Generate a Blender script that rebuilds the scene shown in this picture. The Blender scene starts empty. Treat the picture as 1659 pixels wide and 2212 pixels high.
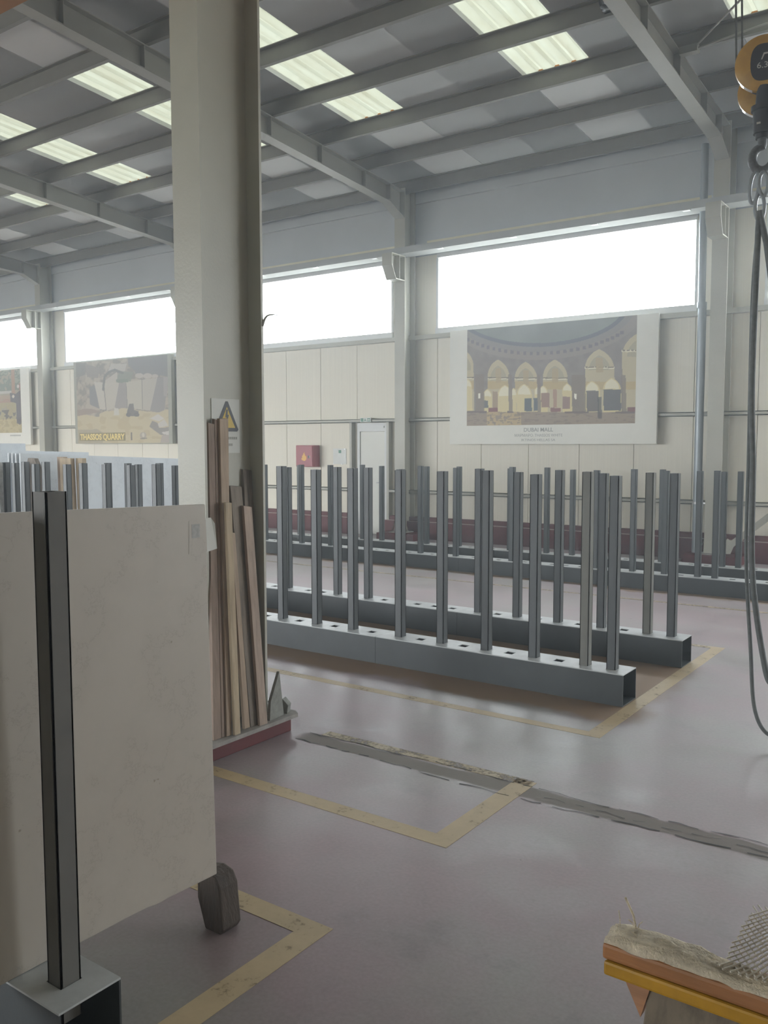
import bpy, bmesh, math, random
import numpy as np
from mathutils import Vector, Matrix

# ------------------------------------------------------------------ camera, light, exposure
S = bpy.context.scene
COL = S.collection
YAW, PITCH, ROLL = math.radians(35.61), math.radians(4.47), math.radians(0.10)
cam_d = bpy.data.cameras.new('camera')
cam = bpy.data.objects.new('camera', cam_d)
COL.objects.link(cam)
fw = Vector((-math.sin(YAW) * math.cos(PITCH), math.cos(YAW) * math.cos(PITCH), -math.sin(PITCH)))
rt = Vector((math.cos(YAW), math.sin(YAW), 0))
dn = fw.cross(rt)
r2 = rt * math.cos(ROLL) + dn * math.sin(ROLL)
d2 = -rt * math.sin(ROLL) + dn * math.cos(ROLL)
m = Matrix((r2, -d2, -fw)).transposed().to_4x4()
m.translation = Vector((0, 0, 1.65))
cam.matrix_world = m
cam_d.sensor_fit = 'VERTICAL'
cam_d.sensor_height = 24.0
cam_d.lens = 1890.0 / 2212.0 * 24.0
cam_d.clip_start = 0.02
cam_d.clip_end = 300
S.camera = cam

S.view_settings.view_transform = 'Standard'
S.view_settings.look = 'None'
S.view_settings.gamma = 1.0
S.view_settings.use_curve_mapping = False
S.view_settings.exposure = 0.0

world = bpy.data.worlds.new('overcast_sky')
S.world = world
world.use_nodes = True
bg = world.node_tree.nodes['Background']
bg.inputs['Color'].default_value = (0.90, 0.96, 1.0, 1)      # even bright overcast
bg.inputs['Strength'].default_value = 21.5
S.cycles.max_bounces = 10
S.cycles.diffuse_bounces = 6
S.cycles.glossy_bounces = 4
S.cycles.transmission_bounces = 6
S.cycles.transparent_max_bounces = 12
S.cycles.sample_clamp_indirect = 6.0
S.cycles.caustics_reflective = False
S.cycles.caustics_refractive = False


def portal(loc, rot, sx, sy):                                # marks an opening of the hall so daylight is sampled through it
    l = bpy.data.lights.new('daylight_opening', 'AREA')
    l.shape = 'RECTANGLE'
    l.size, l.size_y = sx, sy
    l.cycles.is_portal = True
    o = bpy.data.objects.new('daylight_opening', l)
    o.location, o.rotation_euler = loc, rot
    COL.objects.link(o)


BAY = 5.24
WIN_X = [(-8.02 + BAY * k, -3.73 + BAY * k) for k in range(-4, 3)]   # clerestory windows of the back wall
WZ0, WZ1 = 3.60, 4.77
for a, b in WIN_X:
    portal(((a + b) / 2, 12.86, (WZ0 + WZ1) / 2), (math.radians(-90), 0, 0), b - a, WZ1 - WZ0)
DOOR_R = (9.2, 12.2, 0.0, 3.6)                                # open gate in the right wall
portal((6.6, (DOOR_R[0] + DOOR_R[1]) / 2, 1.8), (0, math.radians(90), 0), 3.6, DOOR_R[1] - DOOR_R[0])
FRONT_X = [(-29.6, -24.2), (-23.9, -18.0), (-17.7, -11.4)]   # open loading doors in the front wall
FZ0, FZ1 = 0.02, 3.8
SD = (-6.6, -4.2, 2.3)                                        # unseen opening added in the front wall to light the near post
portal(((SD[0] + SD[1]) / 2, -6.16, SD[2] / 2), (math.radians(90), 0, 0), SD[1] - SD[0], SD[2])
for a, b in FRONT_X:
    portal(((a + b) / 2, -6.16, (FZ0 + FZ1) / 2), (math.radians(90), 0, 0), b - a, FZ1 - FZ0)

# ------------------------------------------------------------------ materials
def lin(c):
    return tuple((v / 255 / 12.92) if v / 255 <= 0.04045 else ((v / 255 + 0.055) / 1.055) ** 2.4 for v in c)


class NT:
    def __init__(s, name):
        s.mat = bpy.data.materials.new(name)
        s.mat.use_nodes = True
        s.t = s.mat.node_tree
        s.b = s.t.nodes['Principled BSDF']
        s.out = s.t.nodes['Material Output']

    def n(s, typ, **kw):
        o = s.t.nodes.new(typ)
        for k, v in kw.items():
            if k in o.inputs:
                o.inputs[k].default_value = v
            else:
                setattr(o, k, v)
        return o

    def l(s, a, b):
        s.t.links.new(a, b)

    def noise(s, scale, detail=4, rough=0.55, stretch=None):
        tc = s.n('ShaderNodeTexCoord')
        src = tc.outputs['Object']
        if stretch:
            mp = s.n('ShaderNodeMapping')
            mp.inputs['Scale'].default_value = stretch
            s.l(src, mp.inputs['Vector'])
            src = mp.outputs['Vector']
        nz = s.n('ShaderNodeTexNoise', Scale=scale, Detail=detail, Roughness=rough)
        s.l(src, nz.inputs['Vector'])
        return nz.outputs['Fac']

    def ramp(s, fac, stops):
        r = s.n('ShaderNodeValToRGB')
        e = r.color_ramp.elements
        while len(e) < len(stops):
            e.new(0.5)
        for i, (p, c) in enumerate(stops):
            e[i].position = p
            e[i].color = (*c, 1) if len(c) == 3 else c
        s.l(fac, r.inputs['Fac'])
        return r.outputs['Color']

    def mix(s, fac, a, b, blend='MIX'):
        m = s.n('ShaderNodeMix', data_type='RGBA', blend_type=blend)
        for sock, v in ((m.inputs[0], fac), (m.inputs[6], a), (m.inputs[7], b)):
            if isinstance(v, (int, float)):
                sock.default_value = v
            elif isinstance(v, tuple):
                sock.default_value = (*v, 1) if len(v) == 3 else v
            else:
                s.l(v, sock)
        return m.outputs[2]

    def math(s, op, a, b=None):
        m = s.n('ShaderNodeMath', operation=op)
        for i, v in enumerate((a, b)):
            if v is None:
                continue
            if isinstance(v, (int, float)):
                m.inputs[i].default_value = v
            else:
                s.l(v, m.inputs[i])
        return m.outputs[0]

    def bump(s, fac, strength, dist=0.01):
        bp = s.n('ShaderNodeBump', Strength=strength, Distance=dist)
        s.l(fac, bp.inputs['Height'])
        s.l(bp.outputs['Normal'], s.b.inputs['Normal'])


def mat(name, c, rough=0.6, metal=0.0, var=0.12, scale=6.0, bump=0.0, stretch=None, spec=0.5, bscale=None):
    n = NT(name)
    f = n.noise(scale, 5, 0.6, stretch)
    lo = tuple(max(0, v * (1 - var)) for v in c)
    hi = tuple(min(1, v * (1 + var)) for v in c)
    n.l(n.ramp(f, [(0.3, lo), (0.7, hi)]), n.b.inputs['Base Color'])
    n.b.inputs['Roughness'].default_value = rough
    n.b.inputs['Metallic'].default_value = metal
    n.b.inputs['Specular IOR Level'].default_value = spec
    if bump:
        n.bump(n.noise(bscale or scale * 6, 4, 0.6, stretch), bump, 0.01)
    return n.mat


M = {}
M['wall'] = mat('cream_panel', (0.76, 0.72, 0.61), 0.55, var=0.03, scale=1.5, bump=0.05, stretch=(30, 1, 0.3))
M['roof'] = mat('roof_panel_white', (0.68, 0.695, 0.70), 0.5, var=0.04, scale=1.2)
M['steel'] = mat('cream_painted_steel', (0.40, 0.39, 0.325), 0.42, var=0.06, scale=2.0, bump=0.12, bscale=60)
M['steel_up'] = mat('grey_painted_steel', (0.30, 0.295, 0.265), 0.5, var=0.06, scale=2.0)
M['beam'] = mat('matte_grey_beam', (0.40, 0.41, 0.40), 0.9, var=0.05, scale=2.0, spec=0.08)
M['band'] = mat('grey_sheet_band', (0.50, 0.525, 0.54), 0.6, var=0.05, scale=1.0)
M['frame'] = mat('pale_window_frame', (0.68, 0.69, 0.68), 0.5, var=0.03)
M['cream'] = mat('cream_light_streak', (0.72, 0.68, 0.52), 0.35, var=0.06)
M['yard'] = mat('concrete_yard', (0.34, 0.335, 0.32), 0.85)
M['red'] = mat('red_masonry_paint', (0.105, 0.018, 0.020), 0.65, var=0.15, scale=4)
M['curbtop'] = mat('ledge_highlight', (0.42, 0.34, 0.31), 0.8)  # pale tone painted in for the highlight along the kerb ledge
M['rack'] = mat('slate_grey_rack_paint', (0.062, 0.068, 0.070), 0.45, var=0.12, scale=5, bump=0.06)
M['rail'] = mat('shaded_rail_paint', (0.036, 0.041, 0.042), 0.5, var=0.14, scale=5, bump=0.06)  # rack paint darkened to hold the shade near the floor
M['rack_near'] = mat('grey_brown_post_paint', (0.135, 0.130, 0.120), 0.6, var=0.12, scale=5, spec=0.3)
M['purlin'] = mat('grey_brown_purlin', (0.20, 0.195, 0.172), 0.6, var=0.05)
M['rack_top'] = mat('window_lit_rack_top', (0.44, 0.455, 0.46), 0.36, var=0.15, scale=9, bump=0.06)  # pale tone holds the window light reflected off the tops
M['rack_tan'] = mat('faded_rack_paint', (0.135, 0.132, 0.115), 0.55, var=0.12, scale=5)
M['dark'] = mat('dark_inside', (0.02, 0.02, 0.021), 0.8)
M['pipe'] = mat('zinc_downpipe', (0.30, 0.335, 0.36), 0.38, metal=0.25, var=0.1, scale=3, stretch=(1, 1, 0.2))
M['galv'] = mat('galvanised_steel', (0.5, 0.5, 0.5), 0.35, metal=0.7)
M['door'] = mat('white_door', (0.68, 0.68, 0.62), 0.45, var=0.02)
M['white'] = mat('white_print', (0.74, 0.73, 0.66), 0.5, var=0.02)
M['paper'] = mat('white_paper', (0.72, 0.73, 0.70), 0.7, var=0.03)
M['paper_grey'] = mat('grey_print', (0.40, 0.40, 0.39), 0.7, var=0.2, scale=60)
M['text'] = mat('grey_lettering', (0.36, 0.36, 0.33), 0.6, var=0.05)
M['text_yellow'] = mat('yellow_lettering', (0.78, 0.62, 0.22), 0.6, var=0.04)
M['text_shadow'] = mat('lettering_shadow', (0.16, 0.14, 0.10), 0.7, var=0.05)
M['firered'] = mat('fire_cabinet_red', (0.30, 0.035, 0.05), 0.4, var=0.06)
M['flame'] = mat('flame_yellow', (0.80, 0.45, 0.08), 0.5, var=0.08)
M['signyellow'] = mat('sign_yellow', (0.66, 0.47, 0.07), 0.5, var=0.05)
M['signblack'] = mat('sign_black', (0.035, 0.036, 0.045), 0.5)
M['green'] = mat('sign_green', (0.10, 0.26, 0.18), 0.5)
M['craneyellow'] = mat('crane_yellow', (0.46, 0.27, 0.045), 0.4, var=0.15, scale=12)
M['craneorange'] = mat('crane_orange', (0.36, 0.15, 0.03), 0.45, var=0.08)
M['black'] = mat('black_plastic', (0.03, 0.032, 0.038), 0.4)
M['rope'] = mat('dark_steel_rope', (0.10, 0.105, 0.11), 0.55, var=0.3, scale=60)
M['sling'] = mat('grey_webbing', (0.13, 0.14, 0.14), 0.7, var=0.2, scale=30)
M['plate'] = mat('dusty_grey_plate', (0.30, 0.28, 0.26), 0.8, var=0.2, scale=14)
M['rail_orange'] = mat('orange_brown_timber', (0.36, 0.155, 0.055), 0.5, var=0.25, scale=14, stretch=(0.3, 2, 2), bump=0.1)
M['rail_yellow'] = mat('yellow_painted_rail', (0.42, 0.22, 0.012), 0.45, var=0.25, scale=10, bump=0.08)
M['carpet'] = mat('worn_felt', (0.66, 0.57, 0.44), 0.95, var=0.3, scale=30, bump=0.6, bscale=220)
M['net'] = mat('pale_netting', (0.58, 0.53, 0.46), 0.7, var=0.15, scale=20)
M['plastic'] = mat('shiny_white_plastic', (0.8, 0.82, 0.82), 0.12, var=0.04)
M['block'] = mat('dark_wet_timber', (0.048, 0.032, 0.022), 0.75, var=0.4, scale=14, stretch=(1, 1, 0.25), bump=0.5)
M['stone_edge'] = mat('grey_stone_tile', (0.22, 0.22, 0.20), 0.8, var=0.25, scale=20, bump=0.2)


def wood(name, c, dark=0.5, rough=0.75):
    n = NT(name)
    f = n.noise(9, 6, 0.65, (5, 5, 0.35))
    g = n.noise(2.5, 3, 0.5, (1, 1, 0.8))
    a = n.ramp(f, [(0.3, tuple(v * dark for v in c)), (0.55, c), (0.8, tuple(min(1, v * 1.18) for v in c))])
    b = n.ramp(g, [(0.35, (0.62, 0.58, 0.55)), (0.6, (1, 1, 1))])
    n.l(n.mix(0.6, a, b, 'MULTIPLY'), n.b.inputs['Base Color'])
    n.b.inputs['Roughness'].default_value = rough
    n.bump(f, 0.25, 0.004)
    return n.mat


M['wood_tan'] = wood('tan_sawn_timber', (0.46, 0.355, 0.265), 0.75)
M['wood_pale'] = wood('pale_sawn_timber', (0.52, 0.42, 0.29), 0.75)
M['wood_red'] = wood('reddish_timber', (0.33, 0.245, 0.195), 0.7)
M['wood_grey'] = wood('weathered_grey_timber', (0.27, 0.225, 0.185), 0.55)
M['wood_pink'] = wood('pinkish_timber', (0.44, 0.34, 0.275), 0.7)
M['wood_board'] = wood('grey_brown_board', (0.20, 0.16, 0.115), 0.6)


def marble(name, c, vein, scale=2.2):
    n = NT(name)
    v = n.noise(scale, 8, 0.7)
    w = n.noise(1.1, 4, 0.6)
    a = n.ramp(v, [(0.42, c), (0.5, tuple(x * 0.96 for x in c)), (0.505, vein), (0.512, tuple(x * 0.96 for x in c)), (0.6, c)])
    b = n.ramp(w, [(0.3, (0.92, 0.905, 0.88)), (0.7, (1, 1, 1))])
    sp = n.ramp(n.noise(26, 2, 0.5), [(0.0, (0.55, 0.5, 0.45)), (0.235, (0.7, 0.66, 0.6)), (0.26, (1, 1, 1))])
    n.l(n.mix(1.0, n.mix(0.7, a, b, 'MULTIPLY'), sp, 'MULTIPLY'), n.b.inputs['Base Color'])
    n.b.inputs['Roughness'].default_value = 0.5
    return n.mat


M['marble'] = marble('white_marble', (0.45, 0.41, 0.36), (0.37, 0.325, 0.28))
M['marble_far'] = marble('sky_tinted_white_marble', (0.66, 0.70, 0.74), (0.5, 0.54, 0.58))  # blue sky light from the gate put into the white stone's colour
M['marble_rough'] = mat('rough_marble_edge', (0.46, 0.46, 0.44), 0.85, var=0.25, scale=18, bump=0.4)


def floor_mat():
    n = NT('worn_pink_grey_floor')
    big = n.noise(0.55, 6, 0.6)
    mid = n.noise(2.4, 6, 0.65)
    base = n.ramp(big, [(0.42, (0.215, 0.140, 0.150)), (0.5, (0.206, 0.157, 0.155)), (0.58, (0.196, 0.176, 0.155))])
    wear = n.ramp(mid, [(0.28, (0.60, 0.585, 0.57)), (0.44, (0.93, 0.925, 0.92)), (0.56, (1.02, 1.02, 1.02)), (0.75, (1.22, 1.22, 1.24))])
    c = n.mix(1.0, base, wear, 'MULTIPLY')
    speck = n.ramp(n.noise(11, 3, 0.6), [(0.0, (0.45, 0.43, 0.42)), (0.245, (0.6, 0.58, 0.56)), (0.27, (1, 1, 1))])
    c = n.mix(1.0, c, speck, 'MULTIPLY')
    fine = n.ramp(n.noise(70, 2, 0.5), [(0.3, (0.9, 0.9, 0.9)), (0.7, (1.06, 1.06, 1.06))])
    c = n.mix(1.0, c, fine, 'MULTIPLY')
    # brown dust along the rack rails, with reflection and shade mixed into its colour
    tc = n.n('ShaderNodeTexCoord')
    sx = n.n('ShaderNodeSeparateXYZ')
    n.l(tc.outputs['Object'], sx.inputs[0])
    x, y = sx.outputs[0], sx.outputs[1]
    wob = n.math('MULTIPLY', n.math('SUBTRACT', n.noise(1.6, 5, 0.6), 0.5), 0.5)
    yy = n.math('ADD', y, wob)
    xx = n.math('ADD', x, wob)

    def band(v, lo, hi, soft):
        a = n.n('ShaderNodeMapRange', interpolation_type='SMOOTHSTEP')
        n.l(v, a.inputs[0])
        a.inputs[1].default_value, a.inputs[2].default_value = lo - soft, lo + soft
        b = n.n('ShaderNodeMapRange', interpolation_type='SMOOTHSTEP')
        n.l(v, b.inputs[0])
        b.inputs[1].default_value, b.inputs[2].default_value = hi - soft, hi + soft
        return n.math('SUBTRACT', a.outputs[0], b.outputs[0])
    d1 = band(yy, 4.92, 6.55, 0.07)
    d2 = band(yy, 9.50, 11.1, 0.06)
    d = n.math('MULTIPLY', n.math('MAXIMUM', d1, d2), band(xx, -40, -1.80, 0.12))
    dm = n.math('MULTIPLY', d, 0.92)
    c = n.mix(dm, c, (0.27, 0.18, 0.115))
    # grey mortar of the joint across the floor
    wob2 = n.math('MULTIPLY', n.math('SUBTRACT', n.noise(5, 4, 0.6), 0.5), 0.09)
    j = n.math('MULTIPLY', band(n.math('ADD', y, wob2), 3.61, 3.73, 0.012), band(x, -3.2, 8, 0.05))
    c = n.mix(n.math('MULTIPLY', j, 0.75), c, (0.185, 0.165, 0.138))
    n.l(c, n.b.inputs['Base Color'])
    rr = n.ramp(mid, [(0.3, (0.36, 0.36, 0.36)), (0.7, (0.52, 0.52, 0.52))])
    n.l(n.mix(n.math('MAXIMUM', d, j), rr, (0.75, 0.75, 0.75)), n.b.inputs['Roughness'])
    clean = n.math('SUBTRACT', 1.0, n.math('MAXIMUM', d, n.math('MULTIPLY', j, 0.8)))
    n.l(n.math('MULTIPLY', clean, 0.22), n.b.inputs['Sheen Weight'])
    n.b.inputs['Sheen Roughness'].default_value = 0.4
    n.b.inputs['Sheen Tint'].default_value = (1.0, 0.95, 0.97, 1)
    n.bump(n.noise(35, 4, 0.6), 0.10, 0.004)
    return n.mat


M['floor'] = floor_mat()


def paint_mat(name, c, wear):
    n = NT(name)
    f = n.noise(7, 6, 0.7)
    g = n.noise(45, 3, 0.6)
    s_ = n.math('ADD', n.math('MULTIPLY', f, 0.6), n.math('MULTIPLY', g, 0.4))
    col = n.ramp(f, [(0.3, tuple(v * 0.82 for v in c)), (0.7, c)])
    n.l(col, n.b.inputs['Base Color'])
    n.b.inputs['Roughness'].default_value = 0.55
    a = n.n('ShaderNodeMapRange')
    n.l(s_, a.inputs[0])
    a.inputs[1].default_value, a.inputs[2].default_value = wear - 0.07, wear + 0.07
    a.inputs[3].default_value = 0.12
    n.l(a.outputs[0], n.b.inputs['Alpha'])
    return n.mat


M['line'] = paint_mat('yellow_floor_paint', (0.47, 0.355, 0.20), 0.37)
M['line_worn'] = paint_mat('worn_yellow_floor_paint', (0.44, 0.35, 0.22), 0.47)


def pane_mat():
    n = NT('clear_polycarbonate')
    tr = n.n('ShaderNodeBsdfTransparent', Color=(0.96, 0.97, 0.97, 1))
    gl = n.n('ShaderNodeBsdfGlossy', Roughness=0.15)
    mx = n.n('ShaderNodeMixShader', Fac=0.05)
    n.l(tr.outputs[0], mx.inputs[1])
    n.l(gl.outputs[0], mx.inputs[2])
    n.l(mx.outputs[0], n.out.inputs['Surface'])
    return n.mat


M['pane'] = pane_mat()


def skylight_mat():
    n = NT('translucent_fibreglass_sheet')
    f = n.noise(3, 5, 0.6, (3, 0.4, 1))
    tl = n.n('ShaderNodeBsdfTranslucent')
    n.l(n.ramp(f, [(0.3, (0.052, 0.051, 0.037)), (0.7, (0.066, 0.069, 0.055))]), tl.inputs['Color'])
    df = n.n('ShaderNodeBsdfDiffuse', Color=(0.6, 0.6, 0.5, 1))
    mx = n.n('ShaderNodeMixShader', Fac=0.25)
    n.l(tl.outputs[0], mx.inputs[1])
    n.l(df.outputs[0], mx.inputs[2])
    n.l(mx.outputs[0], n.out.inputs['Surface'])
    return n.mat


M['sky'] = skylight_mat()
M['rust'] = mat('orange_foam_filler', (0.62, 0.24, 0.05), 0.8, var=0.2)


def vcol_mat(name):
    n = NT(name)
    a = n.n('ShaderNodeVertexColor')
    a.layer_name = 'print'
    n.l(a.outputs['Color'], n.b.inputs['Base Color'])
    n.b.inputs['Roughness'].default_value = 0.5
    return n.mat


M['print'] = vcol_mat('printed_picture')


# ------------------------------------------------------------------ mesh helpers
class MB:
    def __init__(s):
        s.v, s.f, s.mi = [], [], []

    def quadbox(s, p, mi=0):          # 8 corners: bottom 4 ccw then top 4
        b = len(s.v)
        s.v += [tuple(q) for q in p]
        for q in ((0, 3, 2, 1), (4, 5, 6, 7), (0, 1, 5, 4), (1, 2, 6, 5), (2, 3, 7, 6), (3, 0, 4, 7)):
            s.f.append(tuple(b + i for i in q))
            s.mi.append(mi)
        return s

    def box(s, x0, x1, y0, y1, z0, z1, mi=0):
        return s.quadbox([(x0, y0, z0), (x1, y0, z0), (x1, y1, z0), (x0, y1, z0),
                          (x0, y0, z1), (x1, y0, z1), (x1, y1, z1), (x0, y1, z1)], mi)

    def face(s, pts, mi=0):
        b = len(s.v)
        s.v += [tuple(q) for q in pts]
        s.f.append(tuple(range(b, b + len(pts))))
        s.mi.append(mi)
        return s

    def prism(s, poly, ext, mi=0):    # polygon (3d points) extruded by vector
        n = len(poly)
        b = len(s.v)
        e = Vector(ext)
        s.v += [tuple(q) for q in poly] + [tuple(Vector(q) + e) for q in poly]
        s.f.append(tuple(range(b + n - 1, b - 1, -1)))
        s.f.append(tuple(range(b + n, b + 2 * n)))
        s.mi += [mi, mi]
        for i in range(n):
            j = (i + 1) % n
            s.f.append((b + i, b + j, b + n + j, b + n + i))
            s.mi.append(mi)
        return s

    def tube(s, pts, r, seg=10, mi=0, cap=True):
        pts = [Vector(p) for p in pts]
        rs = r if isinstance(r, (list, tuple)) else [r] * len(pts)
        b = len(s.v)
        up = Vector((0.31, 0.95, 0.12)).normalized()
        for i, p in enumerate(pts):
            d = (pts[min(i + 1, len(pts) - 1)] - pts[max(i - 1, 0)]).normalized()
            u = d.cross(up)
            if u.length < 1e-3:
                u = d.cross(Vector((1, 0, 0)))
            u.normalize()
            w = d.cross(u)
            for k in range(seg):
                a = 2 * math.pi * k / seg
                s.v.append(tuple(p + (u * math.cos(a) + w * math.sin(a)) * rs[i]))
        for i in range(len(pts) - 1):
            for k in range(seg):
                k2 = (k + 1) % seg
                s.f.append((b + i * seg + k, b + i * seg + k2, b + (i + 1) * seg + k2, b + (i + 1) * seg + k))
                s.mi.append(mi)
        if cap:
            s.f.append(tuple(b + k for k in range(seg - 1, -1, -1)))
            s.f.append(tuple(b + (len(pts) - 1) * seg + k for k in range(seg)))
            s.mi += [mi, mi]
        return s

    def build(s, name, mats, parent=None, smooth=False, bevel=0.0):
        me = bpy.data.meshes.new(name)
        me.from_pydata(s.v, [], s.f)
        if not isinstance(mats, (list, tuple)):
            mats = [mats]
        for q in mats:
            me.materials.append(q)
        me.polygons.foreach_set('material_index', s.mi)
        bm = bmesh.new()
        bm.from_mesh(me)
        bmesh.ops.recalc_face_normals(bm, faces=bm.faces)
        if bevel:
            bmesh.ops.bevel(bm, geom=[e for e in bm.edges if e.calc_face_angle(0) > 0.6], offset=bevel, segments=2, affect='EDGES', profile=0.6)
        bm.to_mesh(me)
        bm.free()
        if smooth:
            me.polygons.foreach_set('use_smooth', [True] * len(me.polygons))
            me.set_sharp_from_angle(angle=0.7)
        o = bpy.data.objects.new(name, me)
        COL.objects.link(o)
        if parent is not None:
            o.parent = parent
            o.matrix_parent_inverse = Matrix.Translation(parent.location).inverted()
        return o


def tag(o, label=None, cat=None, group=None, kind=None):
    if label:
        o['label'] = label
    if cat:
        o['category'] = cat
    if group:
        o['group'] = group
    if kind:
        o['kind'] = kind
    return o


def empty(name, loc=(0, 0, 0), label=None, cat=None, group=None, kind=None):
    o = bpy.data.objects.new(name, None)
    o.location = loc
    o.empty_display_size = 0.1
    COL.objects.link(o)
    return tag(o, label, cat, group, kind)


def copy_tree(o, dx=(0, 0, 0)):
    c = o.copy()
    COL.objects.link(c)
    c.location = Vector(o.location) + Vector(dx)
    for ch in o.children:
        k = ch.copy()
        COL.objects.link(k)
        k.parent = c
        for g in ch.children:
            q = g.copy()
            COL.objects.link(q)
            q.parent = k
    return c


def text_obj(name, body, size, mat_, parent, origin, right, up, extrude=0.001, align='LEFT', width=None, bold=0.0):
    cu = bpy.data.curves.new(name, 'FONT')
    cu.body = body
    cu.size = size
    cu.extrude = extrude
    cu.offset = bold
    cu.align_x = align
    cu.resolution_u = 3
    tmp = bpy.data.objects.new('tmp', cu)
    COL.objects.link(tmp)
    dg = bpy.context.evaluated_depsgraph_get()
    me = bpy.data.meshes.new_from_object(tmp.evaluated_get(dg))
    bpy.data.objects.remove(tmp)
    right, up = Vector(right).normalized(), Vector(up).normalized()
    nrm = right.cross(up)
    sx = 1.0
    if width:
        xs = [v.co.x for v in me.vertices]
        sx = width / (max(xs) - min(xs))
    for v in me.vertices:
        c = v.co.copy()
        v.co = Vector(origin) + right * c.x * sx + up * c.y + nrm * c.z
    me.materials.clear()
    me.materials.append(mat_)
    me.name = name
    o = bpy.data.objects.new(name, me)
    COL.objects.link(o)
    o.parent = parent
    o.matrix_parent_inverse = Matrix.Translation(parent.location).inverted()
    if name.startswith('caption'):
        o['kind'] = 'stuff'
    return o


def link_copy(o, parent, dx, name=None):
    c = o.copy()
    COL.objects.link(c)
    c.parent = parent
    c.location = Vector(o.location) + Vector(dx)
    return c


rnd = random.Random(7)
YW = 12.80                     # inner face of the back wall
XL, XR, YF = -30.0, 6.5, -6.2


def zr(y):                     # underside of the roof sheet
    return 7.10 - 0.084 * y


# ------------------------------------------------------------------ haze volume added in place of the lens veil
def haze_mat():
    n = NT('lens_veil_haze')
    v = n.n('ShaderNodeVolumeScatter', Color=(0.86, 0.94, 1.0, 1), Density=0.0115, Anisotropy=0.45)
    n.t.nodes.remove(n.b)
    n.l(v.outputs[0], n.out.inputs['Volume'])
    return n.mat


hx = [(XL - .05, YF - .05), (XR + .05, YF - .05), (XR + .05, YW + .075), (XL - .05, YW + .075)]
tag(MB().quadbox([(a, b, -.05) for a, b in hx] + [(a, b, zr(b) + .055) for a, b in hx]).build('veil_haze', haze_mat()), 'thin pale haze added to the air of the hall for the lens veil', 'haze', kind='stuff')

# ------------------------------------------------------------------ floor
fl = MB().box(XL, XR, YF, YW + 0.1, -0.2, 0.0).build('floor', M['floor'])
tag(fl, kind='structure')


def line(x0, x1, y0, y1, mt):
    o = MB().box(x0, x1, y0, y1, 0.0, 0.0012).build('painted_line', mt, fl)
    return o


# near bay
line(-1.91, -1.81, -4.0, 2.225, M['line'])
line(-12.0, -1.91, 2.135, 2.225, M['line'])
# middle bay
line(-1.915, -1.81, 2.96, 3.80, M['line'])
line(-12.0, -1.915, 2.96, 3.05, M['line'])
line(-3.12, -1.83, 3.745, 3.815, M['line_worn'])
# far bay
line(-1.905, -1.81, 4.60, 7.25, M['line'])
line(-12.0, -1.905, 4.60, 4.675, M['line'])
line(-14.0, -1.905, 7.18, 7.25, M['line_worn'])
line(-16.0, 2.0, 8.98, 9.04, M['line_worn'])
# the yellow warning triangle lines run on behind the gate
# cracks of the floor joint
for (ya, amp, x0, x1, w, sd) in ((3.735, 0.022, -3.2, 1.5, 0.0030, 3), (3.61, 0.026, -3.2, 1.5, 0.0034, 5), (3.67, 0.035, -1.75, 1.5, 0.002, 9)):
    r = random.Random(sd)
    mb = MB()
    x, y, prev = x0, ya, None
    while x < x1:
        hw = w * (0.35 + r.random())
        cur = ((x, y - hw, 0.0022), (x, y + hw, 0.0022))
        if prev and r.random() > 0.25:
            mb.face([prev[0], cur[0], cur[1], prev[1]])
        prev = cur
        x += 0.035 + 0.03 * r.random()
        y = ya + (y - ya) * 0.8 + amp * (r.random() - 0.5)
    mb.build('floor_crack', M['dark'], fl)
tag(MB().box(-3.93, -3.75, 4.04, 4.046, 0.0, 0.0025).build('floor_scratch', M['dark'], fl))

# ------------------------------------------------------------------ back wall
wb = tag(empty('wall_back', (-8, YW, 0)), kind='structure')
PW = 0.863
xs = [-11.49 + PW * k for k in range(-19, 21)]
xs = [x for x in xs if XL < x < XR]
xs = [XL] + xs + [XR]
door_x0, door_x1 = -9.73, -9.06


def wall_panel(x0, x1, z0, z1):
    g = 0.004
    mb = MB().box(x0 + g, x1 - g, YW, YW + 0.08, z0, z1)
    return mb.build('wall_panel', M['wall'], wb, bevel=0.003)


for a, b in zip(xs[:-1], xs[1:]):
    if b <= door_x0 or a >= door_x1:
        wall_panel(a, b, 0.0, 3.5)
    else:
        if a < door_x0:
            MB().box(a + .004, door_x0, YW, YW + .08, 0, 3.5).build('wall_panel', M['wall'], wb)
        if b > door_x1:
            MB().box(door_x1, b - .004, YW, YW + .08, 0, 3.5).build('wall_panel', M['wall'], wb)
MB().box(door_x0, door_x1, YW, YW + .08, 2.02, 3.5).build('wall_panel', M['wall'], wb)
MB().box(XL, XR, YW + 0.08, YW + 0.12, 0, 3.5).build('outer_sheet', M['wall'], wb)
MB().box(door_x0, door_x1, YW + 0.05, YW + 0.08, 0.0, 2.02).build('outer_sheet', M['wall'], wb)
# solid stretches between the clerestory windows
edges = [XL] + [v for w in WIN_X for v in w] + [XR]
for i in range(0, len(edges), 2):
    if edges[i + 1] - edges[i] > 0.02:
        MB().box(edges[i], edges[i + 1], YW, YW + .08, 3.5, 4.84).build('wall_panel', M['wall'], wb)
# upper band with its ledges
MB().box(XL, XR, YW, YW + .1, 4.84, 5.72).build('upper_band', M['band'], wb)
MB().box(XL, XR, YW - .05, YW + .1, 5.72, 5.85).build('upper_band', M['band'], wb)
MB().box(XL, XR, YW + .02, YW + .1, 5.85, 6.1).build('upper_band', M['band'], wb)
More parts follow.
